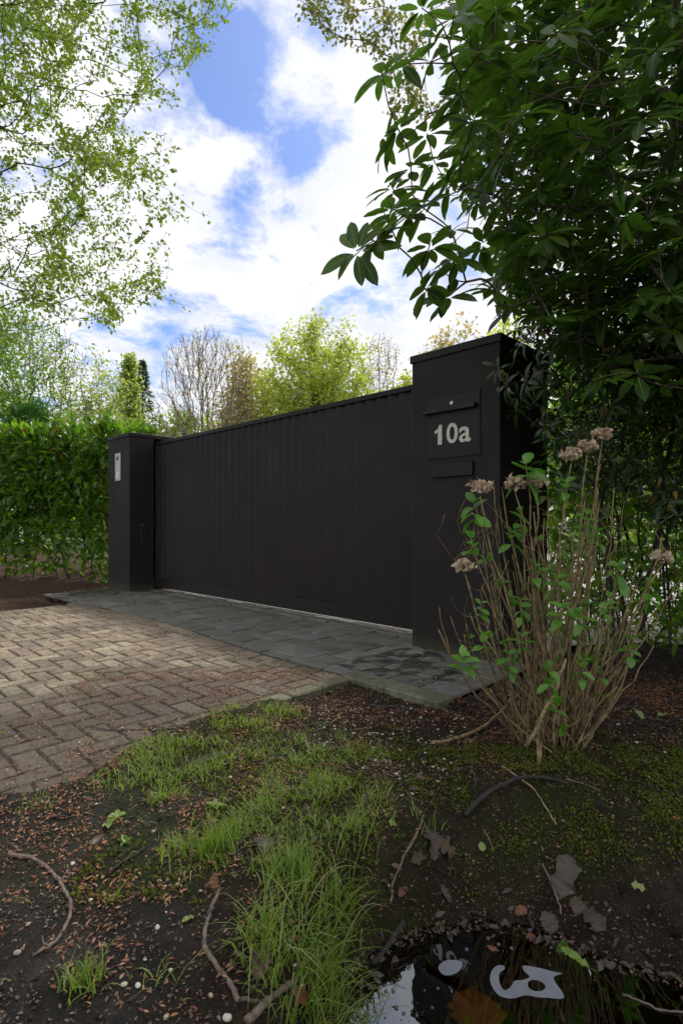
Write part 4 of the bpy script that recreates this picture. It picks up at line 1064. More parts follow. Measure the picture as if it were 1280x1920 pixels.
for i in range(1, t.n):
    if t.par[i] == 0 and np.linalg.norm(t.p[i]-t.p[0]) > .3: t.par[i] = -1
t.build(hg, M['bark'], big=.011, maxbig=30, sides_big=6, sides_small=4, bigname='stem', trunk=False)
tips = np.array(t.tips); TP = t.p[tips]; n = 7
C = np.repeat(TP, n, 0)+rng.normal(0,.06,(len(TP)*n,3)); D = unit(rng.normal(0,.8,(len(C),3))+np.array([.0,-.5,.25])); top_ = C[:,2] > 2.25; D[top_] = unit(D[top_]*.6+[0,-.2,.9])
Bz = frames(D, unit(rng.normal(0,.45,(len(C),3))+[0,-.5,1]))
parent_objs_leaves('leaf', TPL['laurel'], Bz, C, rng.uniform(.08,.17,len(C)), M['laurel'], hg, top=290, alt=M['yellowleaf'], altp=.018)
settle(hg)

# ------------------------------------------------------------------ small round yew behind the hedge
def conifer(name, label, x, y, h, rad, mat, n, leaf, base=.05, kind='tree', group=None, droop=.25, rooted=0.0, lean=0):
    rt = empty(name, (x, y, 0), 0, label, kind, group)
    b = MB(); b.tube([(0,0,-.1),(lean*.3,0,h*.5),(lean,0,h)], [h*.014+.03, h*.009+.02, .008], 7); b.obj('trunk', M['bark'], rt, True)
    z = h*(base+(1-base)*rng.random(n)**.9); rr = rad*1.5*(1-(z/h-base)/(1-base))**1.35+.04; rr *= rng.uniform(.7,1.15,n)
    layer = .75+.25*np.sin(z*(9/h)*6.28+rng.normal(0,.4,n)); a = rng.uniform(0,6.28,n); r_ = rr*layer*np.sqrt(rng.uniform(.12,1,n))
    C = np.stack([r_*np.cos(a)+lean*z/h, r_*np.sin(a), z-r_*droop], -1); D = unit(np.stack([np.cos(a), np.sin(a), np.full(n,-.25)], -1)+rng.normal(0,.35,(n,3)))
    me = inst_mesh('needle_sprays', quad_tpl(.34, .06), frames(D, unit(rng.normal(0,.4,(n,3))+[0,0,1])), C, rng.uniform(.6,1.3,n)*leaf, mat)
    tag(meshobj('crown', me, rt), kind='stuff'); return rt
yw = empty('yew_bush', (-7.2, 12.6, 0), 0, 'rounded bright green yew standing just behind the hedge', 'shrub')
b = MB(); b.tube([(0,0,-.1),(0,0,1.5),(.05,0,3.0)], [.09,.07,.03], 8); b.obj('trunk', M['bark'], yw, True)
n = 9000; d = sph(n); r_ = rng.uniform(.45,1,n)**.6; r_ *= 1+.5*(vnoise(d[:,0]*5+5, d[:,2]*5+5, 1, 6)-.5)
C = d*r_[:,None]*np.array([.46,.46,.60])+[.05,0,3.1]
me = inst_mesh('crown', quad_tpl(.16, .03), frames(unit(d+rng.normal(0,.35,(n,3))+[0,0,.25]), sph(n)), C, rng.uniform(.06,.13,n), M['yew']); tag(meshobj('crown', me, yw), kind='stuff')

# ------------------------------------------------------------------ overhanging beech, upper left
be = empty('beech_tree', (-5.6, 4.6, 0), 0, 'overhanging beech with thin dark boughs and young leaves, upper left', 'tree')
t = Tree(160000)
t.line([(-5.6,4.6,-.2),(-5.5,4.65,2.5),(-5.3,4.8,5.0),(-5.2,4.9,7.5),(-5.0,5,9.5)], step=.3, wob=.02)
B_ = [ [(-60,12,5.6),(0,10,5.6),(150,12,5.4),(245,8,5.2),(300,-20,5.0)],
 [(-40,20,5.4),(5,45,5.3),(30,50,5.3),(130,62,5.2),(200,60,5.0),(290,82,4.9),(330,150,4.8)],
 [(-60,210,6.4),(0,217,6.2),(60,222,6.0),(130,240,5.9),(200,252,5.7),(235,230,5.6)],
 [(-30,235,6.3),(15,243,6.2),(60,262,6.1),(120,298,5.9),(165,350,5.8),(200,395,5.7),(240,465,5.6),(270,530,5.5)],
 [(120,295,5.9),(190,308,5.7),(240,328,5.6),(310,352,5.5),(350,385,5.4),(392,405,5.3)],
 [(-20,262,6.8),(30,300,6.8),(60,332,6.7),(90,385,6.6),(120,430,6.4),(165,470,6.2),(215,500,6.0),(262,540,5.8),(310,560,5.6),(358,576,5.5)],
 [(-20,382,6.9),(20,402,6.8),(60,430,6.7),(100,475,6.5),(150,540,6.2),(195,600,6.0),(212,622,6.0)],
 [(-30,480,7.6),(30,520,7.6),(80,560,7.5),(130,600,7.4)], [(130,240,5.9),(160,285,5.8),(200,300,5.7),(250,300,5.6),(300,285,5.5),(330,272,5.5)],
 [(130,62,5.2),(180,110,5.1),(220,170,5.0),(262,195,5.0),(292,195,4.9)], [(245,8,5.2),(300,40,5.0),(350,60,4.9),(390,50,4.8),(443,14,4.7)], [(300,40,5.0),(345,85,4.9),(398,98,4.8)] ]
for k, lm in enumerate(B_):
    pts = [W(*q) for q in lm]
    if k in (4, 8, 9, 10, 11): st = t.near(pts[0]); t.line(pts[1:], par=st, step=.12, wob=.012)
    else:
        q = pts[0]; zt_ = max(1.5, q[2]-1.6); i = int(np.argmin(np.abs(t.p[:30,2]-zt_))); t.line([t.p[i]*.5+q*.5+np.array([0,0,-.1]), *pts], par=i, step=.14, wob=.012)
poly = [(-700,-900),(420,-900),(452,-20),(440,18),(398,50),(404,98),(360,118),(338,140),(352,205),(300,198),(250,215),(245,235),(338,272),(320,300),(330,340),(395,408),(330,425),(322,480),(300,530),(362,578),(290,570),(232,590),(214,628),(180,600),(140,600),(90,590),(60,640),(-100,700),(-700,700)]
n = 30000; cand = np.stack([rng.uniform(-6.5,-1.0,n), rng.uniform(4.2,7.8,n), rng.uniform(2.6,8.6,n)], -1); cand = carve(cand, poly)
cx_, cy_ = proj(cand)
lim = np.interp(cy_, [-300,0,100,200,260,330,400,480,570,640], [480,440,400,340,330,340,390,320,340,160])
dens = np.clip(1.12-.75*(cx_/lim).clip(0,1)**1.2, .15, 1)*np.where((cy_ > 180) & (cy_ < 260) & (cx_ > 130), .35, 1)*np.where((cy_>285)&(cy_<420)&(cx_>60)&(cx_<130), .35, 1)*(.45+1.1*(fbm(cx_, cy_, 90, 2, 3)>.46))
cand = cand[rng.random(len(cand)) < dens*.8]
cand = cand[:5600]; print('beech', len(cand))
t.grow(cand, alpha=.22, step=.1, wob=.02, sag=-.04, bend=.5)
t.radii(.0014, .46, cap=.11)
t.tips += [i for i in range(1, t.n) if t.cnt[i] <= 3 and t.p[i,0] > -5]
t.build(be, M['darkbark'], big=.008, maxbig=40, sides_big=7, sides_small=3)
def along_leaves(t, tips, per, spread, sz, mat, parent, tpl='small', name='leaves', back=3, upbias=.9, top=0):
    C, D = [], []
    for i in tips:
        j = i; nodes = []
        for _ in range(back):
            if j < 0 or t.par[j] < 0: break
            nodes.append(j); j = t.par[j]
        if not nodes: continue
        for q in range(per):
            k = nodes[random.randrange(len(nodes))]; f_ = random.random(); pp = t.p[k]*(1-f_)+t.p[t.par[k]]*f_
            C.append(pp); D.append(t.dir[k])
    C = np.array(C)+rng.normal(0, spread, (len(C),3)); D = unit(np.array(D)*.6+rng.normal(0,.7,(len(C),3))+[0,0,-.25])
    Bz = frames(D, unit(rng.normal(0,.55,(len(C),3))+[0,0,upbias])); S = rng.uniform(*sz, len(C))
    me = inst_mesh(name, TPL[tpl][0], Bz, C, S, mat); o = tag(meshobj(name, me, parent), kind='stuff'); return o
along_leaves(t, t.tips, 5, .026, (.034,.062), M['beech'], be, back=2)
settle(be)

# ------------------------------------------------------------------ background trees
def bg_tree(name, label, px, top, half, Y, mat, n=500, per=10, leaf=(.10,.2), bark='farbark', shape='round', base_frac=.28, group='trees beyond the gate', spread=.18, trunk_r=.18, alpha=.3, tip=.006, stems=1, lowfrac=.3, power=.42, twigonly=False):
    h = CAMH+(HY-top)/F*Y; R_ = half/F*Y; X = (px-CX)/F*Y
    rt = empty(name, (X, Y, 0), 0, label, 'tree', group)
    t = Tree(40000)
    t.line([(X,Y,-.2),(X,Y,h*base_frac*.5),(X+random.uniform(-.15,.15),Y,h*base_frac)], step=.5, wob=.03)
    for s_ in range(stems):
        a = random.uniform(0,6.28); sp = .0 if stems == 1 else random.uniform(.2,.75)
        t.line([(X+R_*sp*.35*math.cos(a),Y+R_*sp*.35*math.sin(a),h*(base_frac+.2)),(X+R_*sp*math.cos(a),Y+R_*sp*math.sin(a),h*.93)], par=len(t.p) and 0 or 0 if False else t.near(np.array([X,Y,h*base_frac])), step=.4, wob=.05)
    m = n*4; d = sph(m); r_ = rng.uniform(.05,1,m)**.5
    if shape == 'round':
        zc = h*(lowfrac+1)/2; hh = h*(1-lowfrac)/2; k = 1+.35*(vnoise(d[:,0]*2.2+9, d[:,2]*2.2+d[:,1]+9, 1, int(px) % 50)-.5)
        C = np.stack([X+d[:,0]*r_*R_*k, Y+d[:,1]*r_*R_*k, zc+d[:,2]*r_*hh*np.minimum(k,1.08)], -1)
    elif shape == 'cone':
        z = lowfrac+(1-lowfrac)*rng.random(m)**1.1; rr = R_*(1-(z-lowfrac)/(1-lowfrac))**.7*np.sqrt(rng.random(m)); a = rng.uniform(0,6.28,m)
        C = np.stack([X+rr*np.cos(a), Y+rr*np.sin(a), z*h], -1)
    else:   # fan: stems sweep up and out
        z = lowfrac+(1-lowfrac)*rng.random(m)**.6; zf = (z-lowfrac)/(1-lowfrac); rr = R_*np.sin(np.clip(zf*1.15,0,1)*np.pi*.62+.25)*np.sqrt(rng.random(m)); a = rng.uniform(0,6.28,m)
        z = z*(1-.22*(rr/R_)**2); C = np.stack([X+rr*np.cos(a), Y+rr*np.sin(a), z*h], -1)
    C = C[:n]; t.grow(C, alpha=alpha, step=h*.03, wob=h*.004, bend=.45, usable=2)
    t.radii(tip, power, cap=trunk_r); t.build(rt, M[bark], big=trunk_r*.28, maxbig=14, sides_big=6, sides_small=3)
    if per: along_leaves(t, t.tips, per, spread, leaf, mat, rt, name='crown', back=3)
    settle(rt); return rt
BG = 'trees beyond the gate'
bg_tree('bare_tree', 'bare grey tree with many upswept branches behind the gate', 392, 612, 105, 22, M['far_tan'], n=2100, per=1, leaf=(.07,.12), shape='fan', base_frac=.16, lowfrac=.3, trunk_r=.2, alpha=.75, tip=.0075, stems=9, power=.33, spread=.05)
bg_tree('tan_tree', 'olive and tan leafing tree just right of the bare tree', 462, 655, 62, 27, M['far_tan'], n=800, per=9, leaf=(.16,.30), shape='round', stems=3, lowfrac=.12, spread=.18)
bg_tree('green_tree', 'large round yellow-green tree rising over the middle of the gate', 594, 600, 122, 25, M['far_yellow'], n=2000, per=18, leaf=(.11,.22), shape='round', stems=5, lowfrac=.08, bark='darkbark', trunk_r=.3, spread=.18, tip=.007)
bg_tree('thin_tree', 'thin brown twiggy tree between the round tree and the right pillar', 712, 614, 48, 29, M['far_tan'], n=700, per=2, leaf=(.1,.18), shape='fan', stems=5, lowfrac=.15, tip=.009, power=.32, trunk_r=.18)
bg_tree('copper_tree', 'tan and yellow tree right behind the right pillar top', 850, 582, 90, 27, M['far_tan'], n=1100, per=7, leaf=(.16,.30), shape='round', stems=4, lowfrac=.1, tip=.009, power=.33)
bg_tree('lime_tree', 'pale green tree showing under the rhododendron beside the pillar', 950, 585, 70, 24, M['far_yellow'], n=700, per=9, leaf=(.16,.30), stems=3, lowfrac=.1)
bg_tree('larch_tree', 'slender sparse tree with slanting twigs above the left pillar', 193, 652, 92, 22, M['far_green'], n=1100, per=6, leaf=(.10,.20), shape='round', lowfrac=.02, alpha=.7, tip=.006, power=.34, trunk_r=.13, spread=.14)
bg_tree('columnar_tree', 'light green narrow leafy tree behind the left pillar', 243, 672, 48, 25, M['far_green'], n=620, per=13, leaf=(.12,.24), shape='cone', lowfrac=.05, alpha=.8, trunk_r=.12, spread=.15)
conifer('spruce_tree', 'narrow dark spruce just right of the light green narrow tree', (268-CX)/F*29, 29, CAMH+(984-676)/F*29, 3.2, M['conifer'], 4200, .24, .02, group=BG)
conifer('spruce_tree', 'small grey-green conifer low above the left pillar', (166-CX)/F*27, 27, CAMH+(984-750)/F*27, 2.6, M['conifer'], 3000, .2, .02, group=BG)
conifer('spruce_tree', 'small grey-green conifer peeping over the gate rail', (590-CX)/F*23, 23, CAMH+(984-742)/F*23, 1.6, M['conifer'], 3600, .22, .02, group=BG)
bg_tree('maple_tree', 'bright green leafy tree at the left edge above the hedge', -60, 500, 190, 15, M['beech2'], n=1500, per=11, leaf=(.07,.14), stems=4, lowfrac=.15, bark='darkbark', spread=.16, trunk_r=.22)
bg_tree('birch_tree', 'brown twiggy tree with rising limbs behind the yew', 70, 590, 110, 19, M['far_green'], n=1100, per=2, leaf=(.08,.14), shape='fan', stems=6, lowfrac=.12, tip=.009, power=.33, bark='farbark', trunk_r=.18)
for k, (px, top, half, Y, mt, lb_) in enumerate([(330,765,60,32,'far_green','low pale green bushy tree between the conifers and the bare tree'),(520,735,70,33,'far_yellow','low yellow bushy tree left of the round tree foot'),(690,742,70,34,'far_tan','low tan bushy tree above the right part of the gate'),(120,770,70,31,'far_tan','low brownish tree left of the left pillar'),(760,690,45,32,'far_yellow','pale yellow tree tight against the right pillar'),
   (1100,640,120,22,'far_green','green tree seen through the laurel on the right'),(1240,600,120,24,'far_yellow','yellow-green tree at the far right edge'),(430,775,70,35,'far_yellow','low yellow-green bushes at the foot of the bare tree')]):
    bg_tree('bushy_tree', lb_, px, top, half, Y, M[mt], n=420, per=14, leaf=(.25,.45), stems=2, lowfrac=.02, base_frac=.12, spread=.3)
# oak sprays hanging in from above, behind the rhododendron
ok_ = empty('oak_tree', (6.5, 8.6, 0), 0, 'oak with sparse yellow-green sprays hanging at the top edge', 'tree')
t = Tree(30000); t.line([(6.5,8.6,-.2),(6.3,8.6,4),(5.8,8.6,7),(5.0,8.6,9.4),(3.6,8.6,10.4),(2.2,8.6,10.7),(.8,8.6,10.6)], step=.3, wob=.03)
hang = [(560,10),(575,0),(605,25),(625,55),(640,40),(590,20),(660,20),(700,12),(720,40),(735,60),(690,85),(710,95),(740,30),(760,70),(775,100),(730,140),(745,190),(735,215),(760,160),(780,190),(770,30),(650,5),(615,5),(700,50),(755,120),(790,60),(770,140),(730,175),(800,210)]
T_ = np.array([W(px+random.gauss(0,6), py+random.gauss(0,6), random.uniform(8.2,8.9)) for px, py in hang for _ in range(4)]+[np.array([random.uniform(-.8,4),random.uniform(8,9.5),random.uniform(9.3,10.6)]) for _ in range(120)])
t.grow(T_, alpha=.3, step=.15, wob=.03, sag=.1); t.radii(.003, .4, cap=.16); t.build(ok_, M['bark'], big=.03, maxbig=12, sides_big=7, sides_small=3)
along_leaves(t, t.tips, 11, .07, (.05,.10), M['oakspring'], ok_); settle(ok_)

# ------------------------------------------------------------------ pond
def polysheet(name, pts, z, mat, thick=0):
    b = MB(); n = len(pts)
    b.add([(x, y, z) for x, y in pts], [tuple(range(n)) if sum(pts[i][0]*pts[(i+1)%n][1]-pts[(i+1)%n][0]*pts[i][1] for i in range(n)) > 0 else tuple(range(n))[::-1]])
    if thick: b.add([(x, y, z) for x, y in pts]+[(x, y, z-thick) for x, y in pts], [(i, (i+1)%n, n+(i+1)%n, n+i) for i in range(n)])
    return b.obj(name, mat)
wp = [(-.4,.9),(-.2,1.5),(.1,1.75),(.5,1.8),(1.0,1.7),(1.6,1.6),(2.7,1.45),(2.7,.2),(1,.15),(0,.3)]
pond = polysheet('pond_water', wp, WATER_Z, M['water']); tag(pond, 'dark brown still water in the ditch', kind='structure')
def wpx(px, py, z=WATER_Z):
    Y = (CAMH-z)*F/(py-HY); return ((px-CX)/F*Y, Y)
def smooth_closed(P, k=6):
    out = []; n = len(P)
    for i in range(n):
        p0, p1, p2, p3 = P[i-1], P[i], P[(i+1)%n], P[(i+2)%n]
        for j in range(k):
            t = j/k; out.append(tuple(.5*((2*p1[c])+(-p0[c]+p2[c])*t+(2*p0[c]-5*p1[c]+4*p2[c]-p3[c])*t*t+(-p0[c]+3*p1[c]-3*p2[c]+p3[c])*t**3) for c in (0,1)))
    return out
f1 = smooth_closed([wpx(*p) for p in [(822,1812),(835,1802),(852,1801),(866,1805),(864,1816),(852,1826),(835,1829),(825,1823)]])
tag(polysheet('surface_film', f1, WATER_Z+.0012, M['film'], .001), 'small round patch of pale film floating on the dark water', 'film', 'pale film on the pond')
# curled film with a hole: outer outline, hole bridged
outer = smooth_closed([wpx(*p) for p in [(918,1838),(921,1822),(930,1812),(942,1811),(946,1817),(936,1826),(936,1843),(944,1857),(956,1852),(964,1840),(980,1838),(992,1832),(982,1822),(979,1812),(990,1812),(1012,1816),(1035,1822),(1053,1826),(1038,1832),(1040,1842),(1050,1856),(1057,1870),(1048,1874),(1030,1872),(1008,1871),(985,1867),(960,1873),(938,1869),(925,1856)]], 4)
hole = smooth_closed([wpx(*p) for p in [(989,1843),(998,1838),(1012,1841),(1022,1850),(1016,1858),(1002,1859),(991,1853)]], 4)
bm = bmesh.new()
def loop_edges(pts): 
    vs = [bm.verts.new((x, y, WATER_Z+.0012)) for x, y in pts]; return [bm.edges.new((vs[i], vs[(i+1)%len(vs)])) for i in range(len(vs))]
e = loop_edges(outer)+loop_edges(hole); bmesh.ops.triangle_fill(bm, use_beauty=True, edges=e)
me = bpy.data.meshes.new('surface_film'); bm.to_mesh(me); bm.free(); me.materials.append(M['film'])
tag(meshobj('surface_film', me), 'curled patch of pale film with a hole floating on the dark water', 'film', 'pale film on the pond')
b = MB()
for k in range(46):
    px, py = random.choice([(random.uniform(668,800), random.uniform(1800,1915)), (random.uniform(720,830), random.uniform(1850,1915)), (random.uniform(860,1060), random.uniform(1755,1790))])
    x, y = wpx(px, py)
    if not inpoly(np.array([x]), np.array([y]), POND)[0]: continue
    r_ = random.choice([.0015,.002,.003,.0045,.006]); b.lathe([(r_*math.cos(a), r_*math.sin(a)*.8) for a in (0,.4,.8,1.2,1.5)], 10, Matrix.Translation((x, y, WATER_Z)))
tag(b.obj('bubbles', M['bubble'], None, True), 'small air bubbles on the pond surface', 'bubbles', kind='stuff')

# ------------------------------------------------------------------ sticks and roots
def path3(pts, zoff=0.0, lift=None):
    P = [np.array(gp(*p[:2], zoff)) for p in pts]
    if lift:
        for i, l in enumerate(lift): P[i] = P[i]*(1)+np.array([0,0,l])
    out = []
    for i in range(len(P)-1):
        p0 = P[max(i-1,0)]; p1 = P[i]; p2 = P[i+1]; p3 = P[min(i+2,len(P)-1)]
        for j in range(5):
            t = j/5; q = .5*(2*p1+(-p0+p2)*t+(2*p0-5*p1+4*p2-p3)*t*t+(-p0+3*p1-3*p2+p3)*t**3); out.append(q+rng.normal(0,.0012,3))
    out.append(P[-1]); return out
def stick(pts, r0, r1, mat, label, cat='stick', side=None, lift=None, zoff=None):
    P = path3(pts, (r0*.5 if zoff is None else zoff), lift); n = len(P)
    rr = [(r0+(r1-r0)*i/(n-1))*random.uniform(.85,1.18) for i in range(n)]
    b = MB(); b.tube(P, rr, 7)
    for (k, dx, dy, dz, l) in side or []:
        p = P[int(k*(n-1))]; q = p+np.array([dx,dy,dz])*l; b.tube([p, (p+q)/2+rng.normal(0,.003,3), q], [r1*.8, r1*.6, r1*.4], 5)
    o = b.obj('stick', mat, None, True); return tag(o, label, cat)
stick([(18,1604),(60,1612),(100,1640),(122,1672),(134,1700),(128,1730),(112,1760),(88,1780),(62,1794)], .0052, .0036, M['stick'], 'pale curved stick bent like a bow on the bare mud, lower left', side=[(.85,-.6,.5,.1,.05)])
stick([(412,1668),(395,1710),(384,1755),(388,1785),(410,1820),(432,1850),(447,1880)], .0045, .0060, M['stick'], 'speckled grey stick winding beside the long grass at bottom centre')
stick([(462,1925),(490,1895),(520,1868),(552,1845)], .0085, .006, M['stick'], 'thick pale stick end poking out of the grass at the bottom edge')
stick([(447,1878),(470,1880),(495,1882)], .004, .0035, M['bark'], 'short grey twig joining the two sticks at the bottom')
stick([(872,1532),(898,1510),(935,1488),(975,1472),(1020,1468),(1068,1474)], .0095, .0050, M['darkbark'], 'thick dark arched branch lying over the moss', lift=[0,.012,.02,.02,.012,.0])
stick([(940,1440),(968,1458),(1000,1482),(1022,1515),(1042,1550)], .0036, .0028, M['stem'], 'thin straw-coloured stick crossing under the dark arched branch', zoff=.004)
stick([(1060,1462),(1090,1470),(1125,1484)], .0028, .0018, M['stick'], 'short pale twig with side tips right of the dark branch', side=[(.5,.5,.3,.1,.03),(.8,.6,-.3,.1,.02)])
stick([(794,1530),(778,1572),(752,1622),(736,1662),(732,1700)], .0048, .0035, M['stick'], 'grey stick running down the bank beside the dead oak leaves', side=[(.4,-.6,-.2,.2,.04)])
stick([(756,1738),(738,1765),(718,1790),(698,1812)], .0095, .006, M['darkbark'], 'thick black wet stick dipping into the pond edge', zoff=.006)
stick([(680,1322),(720,1326),(770,1326),(815,1329),(850,1336),(885,1350)], .0042, .0022, M['bark'], 'long thin dark twig lying along the kerb foot', side=[(.3,.2,-.7,.0,.05),(.75,.6,.4,.1,.05)])
stick([(808,1394),(850,1388),(900,1372),(935,1350),(958,1330)], .0085, .0045, M['stem'], 'split brown stick pointing from the soil into the hydrangea foot', lift=[0,0,.01,.03,.05])
stick([(172,1361),(195,1368),(240,1370),(290,1366),(340,1360)], .0032, .0020, M['bark'], 'thin dark twig lying on the bricks above the grass')
stick([(1016,1628),(1030,1660),(1044,1695),(1052,1722)], .0036, .0026, M['stick'], 'straight pale twig standing by the big grey leaf at the pond bank', zoff=.012)
stick([(1010,1352),(1016,1390),(1008,1436)], .0055, .0045, M['stem'], 'broken tan cane stub upright in the soil below the hydrangea', lift=[.03,.02,0])
stick([(1060,1352),(1110,1346),(1160,1330),(1210,1300),(1275,1312)], .0048, .003, M['bark'], 'long brown branch on the soil right of the hydrangea', side=[(.5,.2,.5,.1,.08)])
stick([(1140,1355),(1180,1350),(1230,1362),(1290,1350)], .0034, .002, M['darkbark'], 'thin dark twig on the shaded soil at the right edge')
stick([(1168,1868),(1200,1880),(1235,1895),(1280,1900)], .003, .002, M['stick'], 'thin pale twig lying in the water at the bottom right', zoff=.002)
stick([(690,1425),(720,1438),(748,1452)], .003, .002, M['bark'], 'short twig among the pebbles in the middle')
stick([(905,1555),(925,1600),(915,1640)], .0018, .0012, M['stem'], 'hair-thin tan stalk on the dark bank')
stick([(205,1640),(230,1620),(262,1602),(270,1590)], .0045, .003, M['darkbark'], 'short black rotten twig on the mud beside the grass', zoff=.004)
stick([(82,1530),(130,1534),(180,1524)], .0032, .002, M['darkbark'], 'thin black twig on the mud near the brick edge')

# ------------------------------------------------------------------ big fallen leaves, each its own thing
def lobed(name, px, py, size, ang, mat, label, lobes=3, depth=.35, w=.62, curl=.25, tilt=(0,0), z=.008, cat='leaf', at=None):
    n = 36; rim = []
    for i in range(n+1):
        t = i/n; base = (math.sin(math.pi*t**.85))**.7 if 0 < t < 1 else .02
        k = 1-depth*(.5+.5*math.cos(t*2*math.pi*lobes+.4)) if lobes else 1
        rim.append((base*k*w*.5, t))
    V, Fq_ = [], []
    for i, (hw, t) in enumerate(rim):
        for j, s_ in enumerate((-1, -.5, 0, .5, 1)):
            zz = -curl*(t-.5)**2*1.6+.10*abs(s_)**1.5*(.6+.6*math.sin(t*9+s_*2))+.02*math.sin(i*.9+j*2.1)
            V.append((s_*hw*(1-.10*abs(s_)*math.sin(i*.7)), t-.5, zz*.8+(0 if cat == 'flat' or name == 'sunken_leaf' else .035*math.sin(i*1.3+s_*4+px)*abs(s_)+.02*math.sin(i*.55+j+px))))
    for i in range(n):
        for j in range(4): a = i*5+j; Fq_.append((a, a+1, a+6, a+5))
    V = np.array(V)*size
    b = MB(); b.add(V, Fq_); b.tube([(0,-.5*size,-.25*curl*size),(0.03*size,-.72*size,-.2*curl*size)], size*.012, 5)
    o = b.obj(name, mat, None, True); p = gp(px, py, z) if at is None else at; o.location = p
    # lie on the local slope
    h = float(ground_at(p[0], p[1])); hx = float(ground_at(p[0]+.03, p[1]))-h; hy_ = float(ground_at(p[0], p[1]+.03))-h
    nrm = Vector((-np.clip(hx/.03,-.8,.8)+tilt[0], -np.clip(hy_/.03,-.8,.8)+tilt[1], 1)).normalized()
    o.rotation_mode = 'QUATERNION'; o.rotation_quaternion = nrm.to_track_quat('Z', 'Y') @ Matrix.Rotation(ang, 4, 'Z').to_quaternion()
    return tag(o, label, cat)
lobed('dead_leaf', 812, 1585, .115, 2.4, M['greyleaf'], 'lobed withered oak leaf on the bank beside the grey stick', 3, .5, .75, .4, z=.014)
lobed('dead_leaf', 832, 1600, .09, .6, M['deadleaf'], 'tan curled oak leaf lying over the grey one beside the grey stick', 3, .45, .7, .6, z=.022)
lobed('dead_leaf', 785, 1612, .075, 1.6, M['deadleaf'], 'brown leaf half under the oak leaves by the stick', 2, .4, .6, .4, z=.008)
lobed('dead_leaf', 1058, 1655, .14, 2.75, M['greyleaf'], 'big grey-brown dead leaf hanging on the pond bank', 2, .38, .62, .3, z=.018, tilt=(.1,-.25))
lobed('dead_leaf', 1082, 1708, .06, .9, M['deadleaf'], 'small pinkish-brown curled leaf below the big grey leaf', 2, .3, .9, .8, z=.012)
lobed('dead_leaf', 1028, 1735, .06, .3, M['greyleaf'], 'round purplish-grey wet leaf at the water edge', 0, 0, .85, .3, z=.008)
lobed('dead_leaf', 1112, 1732, .075, 1.3, M['greyleaf'], 'ragged grey wet leaf at the right of the water edge heap', 2, .4, .8, .5, z=.010)
lobed('dead_leaf', 975, 1712, .045, 1.9, M['rustleaf'], 'ribbed rust-brown beech leaf at the water edge', 0, 0, .6, .5, z=.008)
lobed('dead_leaf', 995, 1762, .05, 1.4, M['rustleaf'], 'orange-brown leaf half in the water beyond the film', 0, 0, .5, .9, z=.004)
lobed('dead_leaf', 925, 1783, .04, 1.1, M['rustleaf'], 'narrow rust leaf floating left of the larger film', 0, 0, .35, .5, z=.002)
lobed('dead_leaf', 752, 1677, .036, 2.0, M['rustleaf'], 'oval rust-red leaf on the bank left of the pond', 0, 0, .75, .3, z=.008)
lobed('dead_leaf', 836, 1688, .055, .35, M['greyleaf'], 'pointed dark grey leaf sticking up above the water edge', 0, 0, .4, .3, z=.018, tilt=(.2,-.7))
lobed('dead_leaf', 495, 1590, .085, .8, M['greyleaf'], 'wide grey-brown leaf caught in the grass tufts', 0, .0, .75, .9, z=.022)
lobed('dead_leaf', 402, 1665, .038, .2, M['rustleaf'], 'copper beech leaf standing beside the speckled stick', 0, 0, .6, .2, z=.018, tilt=(0,-.8))
lobed('dead_leaf', 565, 1330, .045, 1.0, M['deadleaf'], 'tan leaf on the soil at the kerb end', 0, 0, .5, .5)
lobed('dead_leaf', 216, 1445, .05, .2, M['rustleaf'], 'upright pinkish leaf in the grass by the bricks', 0, 0, .3, .2, z=.03, tilt=(0,-.9))
lobed('dead_leaf', 855, 1352, .05, 2.6, M['stem'], 'folded straw-coloured leaf near the kerb corner', 0, 0, .3, .6)
lobed('dead_leaf', 822, 1350, .05, 1.3, M['rustleaf'], 'brown curled leaf beside the straw-coloured leaf', 0, 0, .6, .9)
lobed('dead_leaf', 488, 1812, .075, 1.8, M['deadleaf'], 'pale brown leaf under the long grass at the bottom', 0, 0, .6, .6, z=.012)
lobed('dead_leaf', 560, 1880, .06, .9, M['rustleaf'], 'dark brown leaf under the grass at the bottom edge', 2, .3, .7, .6, z=.012)
lobed('dead_leaf', 310, 1185, .03, .9, M['deadleaf'], 'small tan leaf lying on the slates near the left pillar', 0, 0, .7, .6, z=.004)
lobed('green_leaf', 1075, 1798, .085, 1.35, M['limeleaf'], 'long yellow-green leaf floating at the right pond edge', 0, 0, .26, .15, at=Vector((*wpx(1075,1797), WATER_Z+.006)))
lobed('green_leaf', 1055, 1782, .06, .2, M['laurel'], 'dull green leaf behind the yellow-green one at the pond edge', 0, 0, .5, .4, at=Vector((*wpx(1055,1782), WATER_Z+.004)))
lobed('green_leaf', 1198, 1346, .06, .1, M['limeleaf'], 'pale green leaf upright on the dark soil right of the hydrangea', 0, 0, .5, .3, z=.02, tilt=(0,-.6))
lobed('green_leaf', 1242, 1343, .075, 1.5, M['limeleaf'], 'flat pale green leaf at the right edge on the soil', 0, 0, .42, .2)
lobed('green_leaf', 1195, 1672, .038, 1.3, M['limeleaf'], 'fresh green lobed leaf on the mossy bank at the right', 2, .5, .8, .3, z=.012)
lobed('green_leaf', 903, 1595, .03, .2, M['limeleaf'], 'small bright green leaf on the dark bank', 0, 0, .8, .2, z=.012)
lobed('green_leaf', 735, 1553, .03, .8, M['limeleaf'], 'tiny green leaf left of the grey stick top', 2, .4, .9, .2, z=.012)
lobed('green_leaf', 82, 1197, .035, 1.3, M['limeleaf'], 'small green leaf fallen on the far bricks', 0, 0, .5, .2, z=.006)
